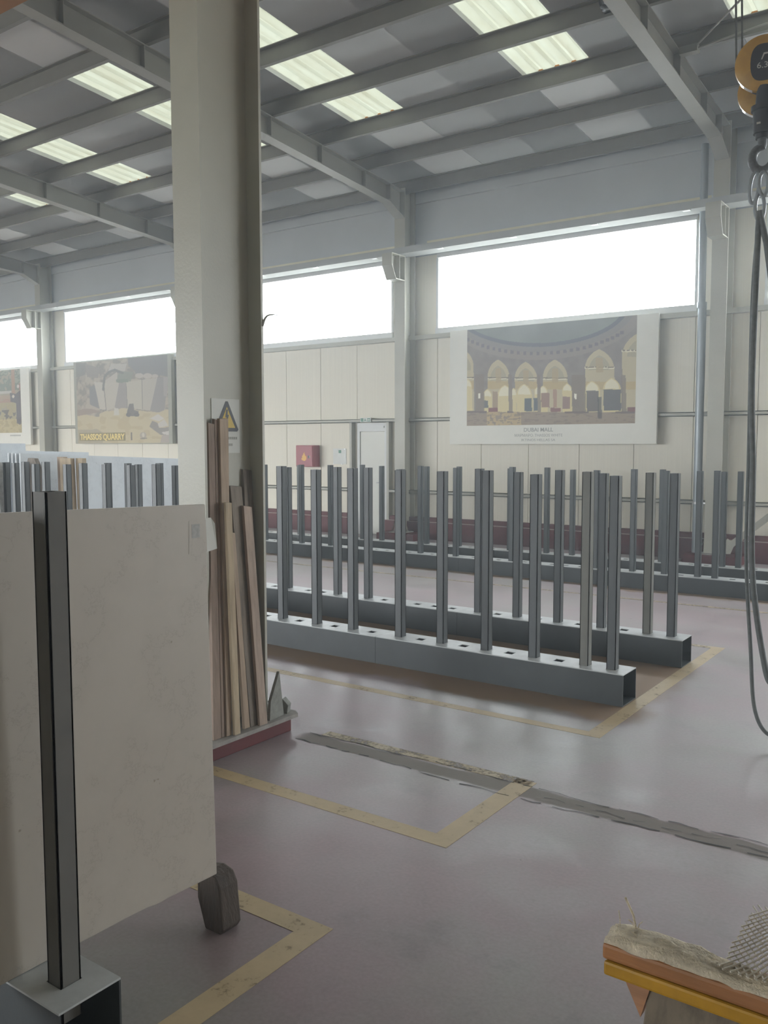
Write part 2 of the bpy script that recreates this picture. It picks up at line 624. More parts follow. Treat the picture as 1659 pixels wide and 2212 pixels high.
# girts
for z, dz in ((2.03, 0.06), (0.78, 0.06)):
    segs = [(XL, XR)] if z > 2 else [(XL, door_x0 - 0.06), (door_x1 + 0.06, XR)]
    for a, b in segs:
        mb = MB().box(a, b, YW - .11, YW, z, z + .012).box(a, b, YW - .11, YW - .098, z, z + dz).box(a, b, YW - .11, YW, z + dz - .012, z + dz)
        mb.build('girt', M['steel'], wb)
mb = MB().box(XL, XR, YW - .12, YW, 3.43, 3.50).build('girt', M['steel'], wb)
# red masonry kerb
for a, b in ((XL, door_x0 - 0.05), (door_x1 + 0.03, XR)):
    MB().box(a, b, YW - .17, YW, 0, 0.295).build('kerb', M['red'], wb)
    MB().box(a, b, YW - .172, YW, 0.295, 0.303).build('kerb_ledge', M['curbtop'], wb)
    MB().box(a, b, YW - .10, YW, 0.303, 0.372).build('kerb', M['red'], wb)

# windows
for i, (a, b) in enumerate(WIN_X):
    w = tag(empty('window_%d' % (i + 1), ((a + b) / 2, YW, WZ0)), kind='structure')
    MB().box(a - .03, b + .03, YW - .06, YW + .08, 3.5, WZ0).box(a, b, YW - .06, YW + .08, WZ1, 4.84).build('frame', M['frame'], w)
    MB().box(a - .03, a + .012, YW - .03, YW + .085, WZ0, WZ1).box(b - .012, b + .03, YW - .03, YW + .08, WZ0, WZ1).build('jamb', M['frame'], w)
    nsp = 7
    for k in range(nsp):
        u0, u1 = a + (b - a) * k / nsp, a + (b - a) * (k + 1) / nsp
        MB().box(u0 + (.002 if k else .008), u1 - (.002 if k < nsp - 1 else .008), YW + .03, YW + .034, WZ0, WZ1).build('pane', M['pane'], w)

# cream strip painted in for window light grazing the wall above the runway beam
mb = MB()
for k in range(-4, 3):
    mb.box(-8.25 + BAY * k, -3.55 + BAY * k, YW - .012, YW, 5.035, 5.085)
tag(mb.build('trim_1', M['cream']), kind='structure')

# ------------------------------------------------------------------ other walls
wl = tag(empty('wall_left', (XL, 0, 0)), kind='structure')
MB().box(XL - .1, XL, YF, YW + .1, 0, 8.2).build('wall_panel', M['wall'], wl)
wr = tag(empty('wall_right', (XR, 0, 0)), kind='structure')
MB().box(XR, XR + .1, YF, DOOR_R[0], 0, 8.2).build('wall_panel', M['wall'], wr)
MB().box(XR, XR + .1, DOOR_R[1], YW + .1, 0, 8.2).build('wall_panel', M['wall'], wr)
MB().box(XR, XR + .1, DOOR_R[0], DOOR_R[1], DOOR_R[3], 8.2).build('wall_panel', M['wall'], wr)
wf = tag(empty('wall_front', (0, YF, 0)), kind='structure')
MB().box(XL, XR, YF - .1, YF, 0, FZ0).build('wall_panel', M['wall'], wf)
MB().box(XL, XR, YF - .1, YF, FZ1, 8.2).build('wall_panel', M['wall'], wf)
fe = [XL] + [v for w in FRONT_X for v in w] + [XR]
for i in range(0, len(fe), 2):
    if fe[i + 1] == XR:
        MB().box(fe[i], SD[0], YF - .1, YF, FZ0, FZ1).build('wall_panel', M['wall'], wf)
        MB().box(SD[1], XR, YF - .1, YF, FZ0, FZ1).build('wall_panel', M['wall'], wf)
        MB().box(SD[0], SD[1], YF - .1, YF, SD[2], FZ1).build('wall_panel', M['wall'], wf)
    else:
        MB().box(fe[i], fe[i + 1], YF - .1, YF, FZ0, FZ1).build('wall_panel', M['wall'], wf)
# paving seen through the gate by the light only
tag(MB().box(XR, XR + 30, -60, 60, -.2, -.01).box(-80, XR, -60, YF - .1, -.2, -.01).box(-80, XR, YW + .12, 60, -.2, -.01).build('floor_yard', M['yard']), kind='structure')

# ------------------------------------------------------------------ ceiling
ce = tag(empty('ceiling', (-8, 3, 7)), kind='structure')
GRID = [-19.04 + BAY * k for k in range(-2, 6)]              # frame lines (column centres)
SY0, SY1 = 7.22, 10.40


def roof_slab(x0, x1, y0, y1, name='roof_panel', mt='roof', t=0.06, g=0.006):
    mb = MB().quadbox([(x0 + g, y0, zr(y0)), (x1 - g, y0, zr(y0)), (x1 - g, y1, zr(y1)), (x0 + g, y1, zr(y1)),
                       (x0 + g, y0, zr(y0) + t), (x1 - g, y0, zr(y0) + t), (x1 - g, y1, zr(y1) + t), (x0 + g, y1, zr(y1) + t)])
    return mb.build(name, M[mt], ce)


def roof_sheet(x0, x1, y0, y1):                              # trapezoidal translucent sheet
    prof = [(x0 - .03, .0)]
    n = 4
    p = (x1 - x0) / n
    for k in range(n):
        b = x0 + p * k
        prof += [(b, 0.0), (b + p * .62, 0.0), (b + p * .72, .035), (b + p * .90, .035)]
    prof += [(x1, 0.0), (x1 + .03, 0.0)]
    mb = MB()
    for (xa, da), (xb, db) in zip(prof[:-1], prof[1:]):
        mb.face([(xa, y0, zr(y0) + da + .063), (xb, y0, zr(y0) + db + .063), (xb, y1, zr(y1) + db + .063), (xa, y1, zr(y1) + da + .063)])
    o = mb.build('skylight_sheet', M['sky'], ce)
    f = MB()
    for k in range(n):
        c = x0 + p * (k + .81)
        f.prism([(c - .07, y1 - .03, zr(y1) + .03), (c + .07, y1 - .03, zr(y1) + .03), (c + .05, y1 - .03, zr(y1) + .09), (c - .05, y1 - .03, zr(y1) + .09)], (0, .03, 0))
    f.build('foam_filler', M['rust'], ce)


for g in GRID:
    cuts = [0, .66, 1.56, 2.48, 3.38, 4.26, BAY]
    for i in range(6):
        x0, x1 = g + cuts[i], g + cuts[i + 1]
        if x0 < XL or x1 > XR + 0.2:
            continue
        if i in (1, 4):
            roof_slab(x0, x1, SY1, YW + .1)
            roof_slab(x0, x1, -0.5, SY0)
            roof_slab(x0, x1, YF - .1, -4.5)
            roof_sheet(x0, x1, SY0, SY1)
            roof_sheet(x0, x1, -4.5, -0.5)
        else:
            roof_slab(x0, x1, YF - .1, YW + .1)
roof_slab(XL, GRID[0], YF - .1, YW + .1)
# weather sheet closing the joints between the panels (left open over the skylights)
for g in GRID:
    for a, b in ((-1.0, .66), (1.56, 3.38)):
        roof_slab(g + a + .01, g + b - .01, YF - .1, YW + .1, 'weather_sheet', 'roof', .08, 0)
    for a, b in ((.64, 1.58), (3.36, 4.28)):
        for y0, y1 in ((SY1, YW + .1), (-.5, SY0), (YF - .1, -4.5)):
            mb = MB().quadbox([(g + a, y0, zr(y0) + .07), (g + b, y0, zr(y0) + .07), (g + b, y1, zr(y1) + .07), (g + a, y1, zr(y1) + .07),
                               (g + a, y0, zr(y0) + .1), (g + b, y0, zr(y0) + .1), (g + b, y1, zr(y1) + .1), (g + a, y1, zr(y1) + .1)])
            mb.build('weather_sheet', M['roof'], ce)

# purlins: Z sections along the hall
PY = [12.52, 11.36, 10.28, 9.19, 8.11, 7.03, 5.95, 4.87, 3.79, 2.5, 1.2, 0, -1.3, -2.6, -4.0, -5.4, -6.8, -8.2]
for y in PY:
    t = zr(y)
    mb = MB().box(XL, XR, y, y + .012, t - .18, t - .002)
    mb.box(XL, XR, y - .055, y + .012, t - .012, t - .001)
    mb.box(XL, XR, y, y + .06, t - .19, t - .178)
    mb.build('purlin', M['purlin'], ce)

# rafters: I sections sloping up from the wall columns, with haunch
for gi, g in enumerate(GRID):
    def zt(y):
        return 6.915 - 0.084 * y

    def zb(y):
        return 6.64 - 0.084 * y
    ra = MB()
    t = .014
    ya, yb = YF + .1, 12.03
    yc = 12.44
    # web
    ra.prism([(g - .006, ya, zb(ya)), (g - .006, yb, zb(yb)), (g - .006, yc, 5.43), (g - .006, yc, zt(yc)), (g - .006, ya, zt(ya))], (.012, 0, 0))
    # top flange
    ra.quadbox([(g - .09, ya, zt(ya) - t), (g + .09, ya, zt(ya) - t), (g + .09, yc, zt(yc) - t), (g - .09, yc, zt(yc) - t),
                (g - .09, ya, zt(ya)), (g + .09, ya, zt(ya)), (g + .09, yc, zt(yc)), (g - .09, yc, zt(yc))])
    # bottom flange and haunch flange
    ra.quadbox([(g - .09, ya, zb(ya) - t), (g + .09, ya, zb(ya) - t), (g + .09, yb, zb(yb) - t), (g - .09, yb, zb(yb) - t),
                (g - .09, ya, zb(ya)), (g + .09, ya, zb(ya)), (g + .09, yb, zb(yb)), (g - .09, yb, zb(yb))])
    ra.quadbox([(g - .09, yb, zb(yb) - t), (g + .09, yb, zb(yb) - t), (g + .09, yc, 5.42), (g - .09, yc, 5.42),
                (g - .09, yb, zb(yb)), (g + .09, yb, zb(yb)), (g + .09, yc, 5.434), (g - .09, yc, 5.434)])
    r_o = ra.build('rafter', M['steel_up'], ce)
    st = MB()
    for y in PY[1:]:
        st.box(g - .085, g - .007, y - .005, y + .005, zb(y), zt(y) - t)
        st.box(g + .007, g + .085, y - .005, y + .005, zb(y), zt(y) - t)
    st.box(g - .085, g + .085, 12.03, 12.042, 5.66, zt(12.03) - t)
    st.build('stiffener', M['steel_up'], r_o)

# ------------------------------------------------------------------ steel columns along the back wall
lab = {2: 'cream steel wall column behind the slab stacks, between the two left posters',
       3: 'cream steel wall column mostly hidden behind the near pillar, only its corbel showing',
       4: 'cream steel wall column between the door and the arcade poster',
       5: 'cream steel wall column with a zinc downpipe beside it at the right'}


def i_column(name, cx, y0, y1, b, z0, z1, mt, label, tf=.016, tw=.012):
    c = empty(name, (cx, (y0 + y1) / 2, z0), label, 'column')
    mb = MB().box(cx - b / 2, cx + b / 2, y0, y0 + tf, z0, z1).box(cx - b / 2, cx + b / 2, y1 - tf, y1, z0, z1)
    mb.box(cx - tw / 2, cx + tw / 2, y0 + tf, y1 - tf, z0, z1)
    mb.build('shaft', mt, c)
    return c


for gi, g in enumerate(GRID):
    if gi not in lab:
        continue
    c = i_column('steel_column', g, 12.42, 12.74, .21, .13, 5.92, M['steel'], lab[gi])
    MB().box(g - .15, g + .15, 12.30, 12.78, .115, .13).build('base_plate', M['plate'], c)
    # haunched foot
    MB().prism([(g - .105, 12.40, .13), (g + .105, 12.40, .13), (g + .105, 12.42, .30), (g - .105, 12.42, .30)], (0, .02, 0)).build('foot_gusset', M['steel'], c)
    ft = MB().prism([(g - .17, 12.42, .13), (g - .105, 12.42, .32), (g - .105, 12.432, .32), (g - .17, 12.432, .13)], (0, .012, 0))
    ft.prism([(g + .17, 12.42, .13), (g + .105, 12.42, .32), (g + .105, 12.432, .32), (g + .17, 12.432, .13)], (0, .012, 0))
    ft.build('foot_gusset', M['steel'], c)
    MB().box(g - .34, g + .42, 12.20, 12.80 - .17, 0, .115).build('concrete_plinth', M['red'], c)
    # corbel carrying the runway beam
    cb = MB().prism([(g - .006, 12.42, 4.40), (g - .006, 12.17, 4.40), (g - .006, 12.06, 4.60), (g - .006, 12.06, 4.79), (g - .006, 12.42, 4.79)], (.012, 0, 0))
    cb.quadbox([(g - .10, 12.42, 4.385), (g + .10, 12.42, 4.385), (g + .10, 12.17, 4.385), (g - .10, 12.17, 4.385),
                (g - .10, 12.42, 4.40), (g + .10, 12.42, 4.40), (g + .10, 12.17, 4.40), (g - .10, 12.17, 4.40)])
    cb.quadbox([(g - .10, 12.17, 4.385), (g + .10, 12.17, 4.385), (g + .10, 12.05, 4.60), (g - .10, 12.05, 4.60),
                (g - .10, 12.17, 4.40), (g + .10, 12.17, 4.40), (g + .10, 12.065, 4.60), (g - .10, 12.065, 4.60)])
    cb.box(g - .10, g + .10, 12.05, 12.065, 4.60, 4.79).box(g - .10, g + .10, 12.05, 12.42, 4.785, 4.80)
    cb.box(g - .10, g - .006, 12.27, 12.28, 4.40, 4.79).box(g + .006, g + .10, 12.27, 12.28, 4.40, 4.79)
    cb.build('corbel', M['steel'], c)

# runway beam on the corbels
rb = empty('crane_runway_beam', (-8, 12.35, 4.8), 'long cream crane runway beam running under the grey band above the windows', 'beam')
MB().box(XL, XR, 12.23, 12.55, 4.80, 4.815).box(XL, XR, 12.385, 12.397, 4.815, 4.88).box(XL, XR, 12.25, 12.53, 4.88, 4.893).build('beam', M['beam'], rb)
MB().box(XL, XR, 12.224, 12.2295, 4.795, 4.900).build('edge_plate', M['beam'], rb)
for k in range(26):
    x = -26 + k * 1.31
    MB().box(x - .05, x + .05, 12.23, 12.30, 4.788, 4.80).build('clip', M['frame'], rb)

# downpipe at the right column
dp = empty('downpipe', (-3.56, 12.50, 0), 'round zinc downpipe beside the wall column right of the arcade poster', 'pipe')
MB().tube([(-3.555, 12.50, .116), (-3.555, 12.50, 3.55)], .058, 16).build('pipe_length', M['pipe'], dp, smooth=True)
MB().tube([(-3.565, 12.50, 3.5), (-3.575, 12.50, 5.70)], .052, 16).build('pipe_length', M['pipe'], dp, smooth=True)
MB().tube([(-3.56, 12.50, 3.50), (-3.56, 12.50, 3.58)], .066, 16).build('coupling', M['pipe'], dp, smooth=True)
MB().tube([(-3.555, 12.50, .80), (-3.555, 12.50, .83)], .066, 16).box(-3.50, -3.30, 12.49, 12.51, .80, .825).build('clamp', M['galv'], dp, smooth=True)

# diagonal wall brace right of that column
db = empty('wall_brace', (-3.1, 12.45, .2), 'pale flat diagonal brace rising right from the foot of the downpipe column', 'brace')
MB().quadbox([(-3.16, 12.44, .24), (-3.09, 12.44, .19), (-3.09, 12.47, .19), (-3.16, 12.47, .24),
              (1.55, 12.44, 4.3), (1.62, 12.44, 4.25), (1.62, 12.47, 4.25), (1.55, 12.47, 4.3)]).build('strut', M['steel'], db)
MB().prism([(-3.22, 12.45, .13), (-3.08, 12.45, .13), (-3.02, 12.45, .28), (-3.12, 12.45, .34), (-3.22, 12.45, .2)], (0, .012, 0)).build('gusset_plate', M['steel'], db)

# roof bracing rods by the right rafter
br = empty('roof_brace', (-3.05, 10.2, 6.0), 'thin round roof bracing rods fixed to the right rafter by the skylight', 'brace')
MB().tube([(-3.05, 10.25, 6.03), (3.0, 8.9, 6.0)], .011, 8).build('rod', M['steel_up'], br)
MB().tube([(-3.07, 10.25, 6.05), (1.9, 5.0, 6.45)], .012, 8).build('rod', M['steel_up'], br)
MB().box(-3.23, -3.03, 10.20, 10.30, 5.99, 6.07).build('bracket', M['steel_up'], br)

# ------------------------------------------------------------------ near pillar
CX, CY0, CY1 = -3.505, 3.155, 3.605
pil = i_column('steel_pillar', CX, CY0, CY1, .205, .10, 6.62, M['steel'],
               'tall cream steel pillar in the foreground with a warning sign and leaning planks', .017, .012)
MB().box(-3.78, -3.31, 2.72, 3.70, 0.0, .078).build('plinth', M['red'], pil, bevel=.006)
MB().prism([(-3.80, 2.70, .078), (-3.285, 2.70, .078), (-3.285, 3.73, .078), (-3.33, 3.76, .078), (-3.80, 3.75, .078)], (0, 0, .022)).build('base_plate', M['plate'], pil)

# warning sign on the web
sg = empty('warning_sign', (-3.494, 3.4, 1.75), 'white warning sign with a black and yellow triangle on the pillar web', 'sign')
SX = -3.4985
y0s, y1s, z0s, z1s = 3.295, 3.503, 1.60, 1.895
MB().box(SX, SX + .003, y0s, y1s, z0s, z1s).build('plate', M['paper'], sg)


def sy(px):     # sign crop pixels (of the photograph detail) to plate coordinates
    return y0s + (px - 215) / (1065 - 215) * (y1s - y0s)


def sz(py):
    return z1s - (py - 160) / (1790 - 160) * (z1s - z0s)


def sign_poly(name, pts, mt, off, t=.0008):
    return MB().prism([(SX + .003 + off, sy(a), sz(b)) for a, b in pts], (t, 0, 0)).build(name, mt, sg)


sign_poly('triangle_border', [(640, 235), (710, 235), (1025, 1080), (990, 1140), (340, 1140), (300, 1080)], M['signblack'], 0)
sign_poly('triangle_field', [(675, 400), (925, 1030), (425, 1030)], M['signyellow'], .0009)
sign_poly('bolt', [(655, 480), (700, 480), (690, 640), (730, 640), (650, 960), (660, 720), (620, 720)], M['signblack'], .0018)
for k, (a, b, yy) in enumerate(((470, 940, 1340), (560, 820, 1540))):
    x = a
    r = random.Random(k)
    mb = MB()
    while x < b:
        w = 34 + 20 * r.random()
        mb.prism([(SX + .003, sy(x), sz(yy + 38)), (SX + .003, sy(x + w), sz(yy + 38)), (SX + .003, sy(x + w), sz(yy - 38)), (SX + .003, sy(x), sz(yy - 38))], (.0006, 0, 0))
        x += w + 14
    tag(mb.build('caption', M['text'], sg), kind='stuff')

# planks leaning in the pillar's hollow side
ZB = .1003
planks = [
    # x at foot, foot y left/right, x at top, top y left/right, top z left/right, thickness, material, label
    (-3.331, 3.118, 3.172, -3.455, 3.233, 3.276, 1.762, 1.755, .022, 'wood_red', 'narrow reddish plank leaning closest to the front flange of the pillar'),
    (-3.333, 3.177, 3.199, -3.455, 3.279, 3.3005, 1.782, 1.776, .022, 'wood_red', 'thin dark strip of wood between the reddish and the tallest tan plank'),
    (-3.322, 3.203, 3.238, -3.440, 3.3015, 3.365, 1.783, 1.786, .022, 'wood_tan', 'tallest tan plank, leaning across the warning sign'),
    (-3.300, 3.241, 3.283, -3.372, 3.270, 3.313, 1.340, 1.336, .018, 'wood_pale', 'pale plank leaning low in front of the tallest tan plank'),
    (-3.331, 3.3455, 3.386, -3.405, 3.340, 3.368, 1.174, 1.168, .020, 'wood_tan', 'thin tan batten leaning left of the weathered grey plank'),
    (-3.327, 3.388, 3.462, -3.460, 3.391, 3.478, 1.421, 1.413, .022, 'wood_grey', 'weathered grey plank with a notched top beside the sign'),
    (-3.299, 3.432, 3.4912, -3.424, 3.455, 3.518, 1.310, 1.300, .020, 'wood_pink', 'pinkish tan plank with a pale cut top at the right of the row'),
    (-3.400, 3.510, 3.565, -3.482, 3.512, 3.580, 1.508, 1.500, .018, 'wood_grey', 'dull brown plank standing deepest against the back flange'),
]
for xb_, ya_, yb_, xt_, yc_, yd_, za_, zb2, th, mt, lb in planks:
    org = Vector((xb_, ya_, ZB))
    P = [(xb_, ya_, ZB), (xb_, yb_, ZB), (xb_ - th, yb_, ZB), (xb_ - th, ya_, ZB),
         (xt_, yc_, za_), (xt_, yd_, zb2), (xt_ - th, yd_, zb2 + .002), (xt_ - th, yc_, za_ + .003)]
    ob = MB().quadbox([Vector(q) - org for q in P]).build('plank', M[mt], None, bevel=.002)
    ob.location = org
    tag(ob, lb, 'plank', 'planks leaning on the pillar')

# thin stone tiles leaning behind them
st = MB().prism([(0, 0, 0), (.012, -.13, .0), (.012, -.12, .11), (0, -.035, .26)], (.014, .006, 0)).build('stone_tile', M['stone_edge'])
st.location = (-3.345, 3.655, ZB)
tag(st, 'thin grey broken stone tile leaning at the right foot of the planks', 'tile')
st2 = MB().prism([(0, 0, 0), (.05, .015, 0), (.055, .02, .05), (.02, .01, .085), (-.005, 0, .06)], (-.02, .05, 0)).build('stone_offcut', M['stone_edge'], bevel=.003)
st2.location = (-3.375, 3.665, ZB)
tag(st2, 'small lumpy grey stone offcut beside the leaning tile', 'stone')

# ------------------------------------------------------------------ slab racks
RH = 0.205


def rack(name, y, xend, modules, posts, post_top, label, w=.235, h=RH, z0=0.0, psize=.062, tan=(), module=1.92, pm='rack'):
    R_ = empty(name, (xend, y + w / 2, 0), label, 'slab rack')
    t = .006
    pitch = .184
    psock = psize + .004
    ztop = z0 + h
    for m_ in range(modules):
        x1 = xend - module * m_ - .001
        x0 = xend - module * (m_ + 1) + .001
        mb = MB()
        mb.box(x0, x1, y, y + t, z0, ztop - t, 0).box(x0, x1, y + w - t, y + w, z0, ztop - t, 0).box(x0, x1, y + t, y + w - t, z0, z0 + t, 0)
        # top plate pierced by sockets
        socks = [x1 - .115 - pitch * k for k in range(10)]
        ya, yb = y + w / 2 - psock / 2, y + w / 2 + psock / 2
        mb.box(x0, x1, y, ya, ztop - t, ztop, 1).box(x0, x1, yb, y + w, ztop - t, ztop, 1)
        cur = x1
        for sx_ in socks:
            mb.box(sx_ + psock / 2, cur, ya, yb, ztop - t, ztop, 1)
            cur = sx_ - psock / 2
        mb.box(x0, cur, ya, yb, ztop - t, ztop, 1)
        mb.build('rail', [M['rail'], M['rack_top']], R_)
    proto = {}
    for i, px in enumerate(posts):
        zt = post_top + (0.012 * math.sin(i * 2.7 + y))
        hs = psize / 2
        mt = M['rack_tan'] if i in tan else M[pm]
        mb = MB()
        t2 = .005
        yc = y + w / 2
        # two welded channels: seam left open as a fine groove on the -y and +y faces
        zb_ = ztop - .10
        hs -= .001
        mb.box(-hs, -hs + t2, -hs, hs, 0, zt - zb_).box(hs - t2, hs, -hs, hs, 0, zt - zb_)
        mb.box(-hs, hs - .0105, -hs, -hs + t2, 0, zt - zb_).box(hs - .010, hs, -hs, -hs + t2, 0, zt - zb_)
        mb.box(-hs, hs - .0105, hs - t2, hs, 0, zt - zb_).box(hs - .010, hs, hs - t2, hs, 0, zt - zb_)
        mb.box(hs - .016, hs - .007, -hs + t2, -hs + t2 + .003, 0, zt - zb_)
        mb.box(-hs + t2, hs - t2, -hs + t2, hs - t2, 0, .02)
        o = mb.build('post', mt, R_)
        o.parent = R_
        o.matrix_parent_inverse = Matrix.Identity(4)
        o.location = Vector((px, yc, zb_)) - R_.location
    return R_


def snap(xend, xs_, module=1.92, pitch=.184):
    out = []
    for x in xs_:
        best = min(((abs(x - (xend - module * m_ - .115 - pitch * k))), xend - module * m_ - .115 - pitch * k) for m_ in range(6) for k in range(10))
        if best[1] not in out:
            out.append(best[1])
    return out


r1x = snap(-1.913, [-2.03, -2.22, -2.59, -2.96, -3.32, -3.69, -4.14, -4.51, -4.88, -5.6, -6.35, -6.74, -7.11, -7.47, -7.88, -8.08, -8.29, -8.47, -8.65, -8.94])
rack('slab_rack', 5.235, -1.913, 5, r1x, 1.455, 'grey slab rack of upright posts nearest the yellow floor lines', tan=(1,))
r2x = snap(-1.905, [-2.01, -2.19, -2.55, -2.91, -3.28, -3.64, -4.43, -4.78, -5.17, -5.9, -7.39, -7.62, -7.85, -8.08, -8.32, -8.77])
rack('slab_rack', 6.415, -1.905, 5, r2x, 1.425, 'grey slab rack of upright posts just behind the nearest rack row', tan=(1,))
r3x = [-8.55, -7.9, -6.46, -5.76, -5.0, -3.98, -3.54, -3.18, -2.84, -2.5, -1.75, -1.0, -9.3, -10.1, -10.9, -11.7, -12.5, -13.2]
rack('slab_rack', 9.69, 1.927, 8, snap(1.927, r3x + [-1.3]), 1.345, 'grey slab rack of upright posts in front of the last rack', h=.18)
r4x = [-10.25, -8.16, -7.81, -7.05, -6.4, -5.72, -4.96, -4.64, -3.52, -2.78, -2.52, -1.9, -9.4, -11.2, -12.4]
rack('slab_rack', 10.70, 1.927, 8, snap(1.927, r4x), 1.315, 'grey slab rack of upright posts farthest back, by the red kerb', h=.175)
# foreground rack
fr = rack('slab_rack', 1.235, -1.90, 2, snap(-1.90, [-2.085]) + snap(-1.90, [-2.385]), 1.517, 'grey foreground slab rack with one tall post at lower left', w=.19, h=.21, pm='rack_near')

# ------------------------------------------------------------------ foreground slab on the rack and a wood block
sl = empty('marble_slab', (-2.13, 1.2, .21), 'large white marble slab standing behind the tall foreground post', 'slab')
nb = [(-2.4, .1905), (0, 0)]
prof = [(0.40, .2115), (1.45, .2115), (1.62, .2115), (1.70, .209), (1.745, .203), (1.79, .204), (1.86, .201), (1.995, .197), (1.992, 1.452), (0.40, 1.492)]


def slab_x(z):
    return -2.128 - .018 * (z - .21)


mb = MB()
n = len(prof)
mb.v += [(slab_x(z), y, z) for y, z in prof] + [(slab_x(z) - .02, y, z) for y, z in prof]
mb.f.append(tuple(range(n)))
mb.f.append(tuple(range(2 * n - 1, n - 1, -1)))
for i in range(n):
    j = (i + 1) % n
    mb.f.append((i, j, n + j, n + i))
mb.mi += [0] * (n + 2)
mb.build('stone', M['marble'], sl, bevel=.003)
# paper labels
zc = 1.33
MB().quadbox([(slab_x(1.30) + .0003, 1.915, 1.295), (slab_x(1.30) + .0008, 1.915, 1.295), (slab_x(1.30) + .0008, 1.994, 1.295), (slab_x(1.30) + .0003, 1.994, 1.295),
              (slab_x(1.41) + .0003, 1.92, 1.402), (slab_x(1.41) + .0008, 1.92, 1.402), (slab_x(1.41) + .0008, 1.992, 1.402), (slab_x(1.41) + .0003, 1.992, 1.402)]).build('printed_label', M['marble'], sl)
MB().box(slab_x(1.38) + .001, slab_x(1.38) + .0014, 1.93, 1.965, 1.345, 1.39).build('label_print', M['paper_grey'], sl)
MB().prism([(slab_x(1.3) - .012, 1.990, 1.29), (slab_x(1.3) - .006, 2.045, 1.30), (slab_x(1.3) - .010, 2.04, 1.385), (slab_x(1.3) - .016, 2.028, 1.405), (slab_x(1.3) - .02, 1.99, 1.405)], (.0006, 0, 0)).build('paper_tag', M['paper'], sl)

bk = MB()
pf = [(0, 0), (.012, -.006), (.10, -.004), (.105, .01), (.10, .16), (.085, .195), (.03, .205), (-.025, .19), (-.02, .12)]
bk.prism([(a, -.01 + .10 * (b > .1) * .1, b) for a, b in [(0, 0), (.075, 0), (.088, .02), (.065, .15), (.045, .185), (0.0, .195), (-.045, .185), (-.035, .10)]], (0, .085, 0))
ob = bk.build('wood_block', M['block'], bevel=.006)
ob.location = (-2.17, 1.985, 0.0)
tag(ob, 'dark wet wood block propping the far corner of the foreground slab', 'block')

# ------------------------------------------------------------------ slab stacks at the left
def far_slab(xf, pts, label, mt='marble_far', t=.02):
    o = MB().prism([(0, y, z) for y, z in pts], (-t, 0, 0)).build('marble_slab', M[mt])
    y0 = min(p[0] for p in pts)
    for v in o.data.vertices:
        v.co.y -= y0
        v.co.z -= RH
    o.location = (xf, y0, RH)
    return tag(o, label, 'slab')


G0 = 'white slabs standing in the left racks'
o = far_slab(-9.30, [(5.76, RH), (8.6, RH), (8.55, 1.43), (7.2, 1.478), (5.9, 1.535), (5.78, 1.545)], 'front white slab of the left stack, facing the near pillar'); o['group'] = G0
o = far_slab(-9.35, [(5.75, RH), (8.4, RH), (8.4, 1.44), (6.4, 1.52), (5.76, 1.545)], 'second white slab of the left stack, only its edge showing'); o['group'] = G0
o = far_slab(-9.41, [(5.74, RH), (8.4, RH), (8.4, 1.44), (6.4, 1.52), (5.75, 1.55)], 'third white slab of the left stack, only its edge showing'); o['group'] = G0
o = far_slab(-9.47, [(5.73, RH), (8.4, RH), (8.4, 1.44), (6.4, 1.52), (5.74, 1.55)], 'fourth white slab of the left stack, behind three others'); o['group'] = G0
o = far_slab(-10.6, [(5.0, RH), (7.64, RH), (7.64, 1.535), (5.2, 1.605), (5.0, 1.605)], 'taller white slab behind the left stack, lower than the tallest one'); o['group'] = G0
o = far_slab(-11.05, [(5.0, RH), (7.0, RH), (6.95, 1.66), (5.0, 1.67)], 'tallest sky-tinted white slab at the left edge below the cropped poster'); o['group'] = G0
rs = MB().prism([(0, 0, 0), (.24, 0, 0), (.24, 0, 1.24), (.22, 0, 1.25), (0.02, 0, 1.25), (0, 0, 1.22)], (0, .05, 0)).build('stone_block', M['marble_rough'], bevel=.006)
rs.location = (-9.10, 5.20 + .05, RH)
tag(rs, 'grey rough-faced stone block between posts at the left edge', 'stone')


def timber(loc, w, h, mt, label, lean=0.0, d=.05, top=None):
    t_ = top or [(0, h), (w, h)]
    poly = [(0, 0, 0), (w, 0, 0)] + [(a + lean, 0, b) for a, b in reversed(t_)]
    o = MB().prism(poly, (0, d, 0)).build('timber', M[mt], bevel=.004)
    o.location = loc
    return tag(o, label, 'timber', 'timbers standing among the left slabs')


timber((-8.86, 5.56, 0.0), .20, 1.49, 'wood_grey', 'rough brown bark-edged timber left of the pale knotted timber', .04, top=[(0.0, 1.46), (.02, 1.50), (.14, 1.495), (.2, 1.40)])
timber((-8.32, 5.66, 0.0), .20, 1.50, 'wood_pale', 'pale timber with a dark knot standing against the front slab', -.05)
timber((-8.14, 5.72, 0.0), .12, 1.50, 'wood_pale', 'tan timber standing just right of the pale knotted timber', -.03)
timber((-8.60, 5.80, 0.0), .12, 1.51, 'wood_tan', 'small-headed tan timber standing between the bark-edged and knotted ones', -.02)

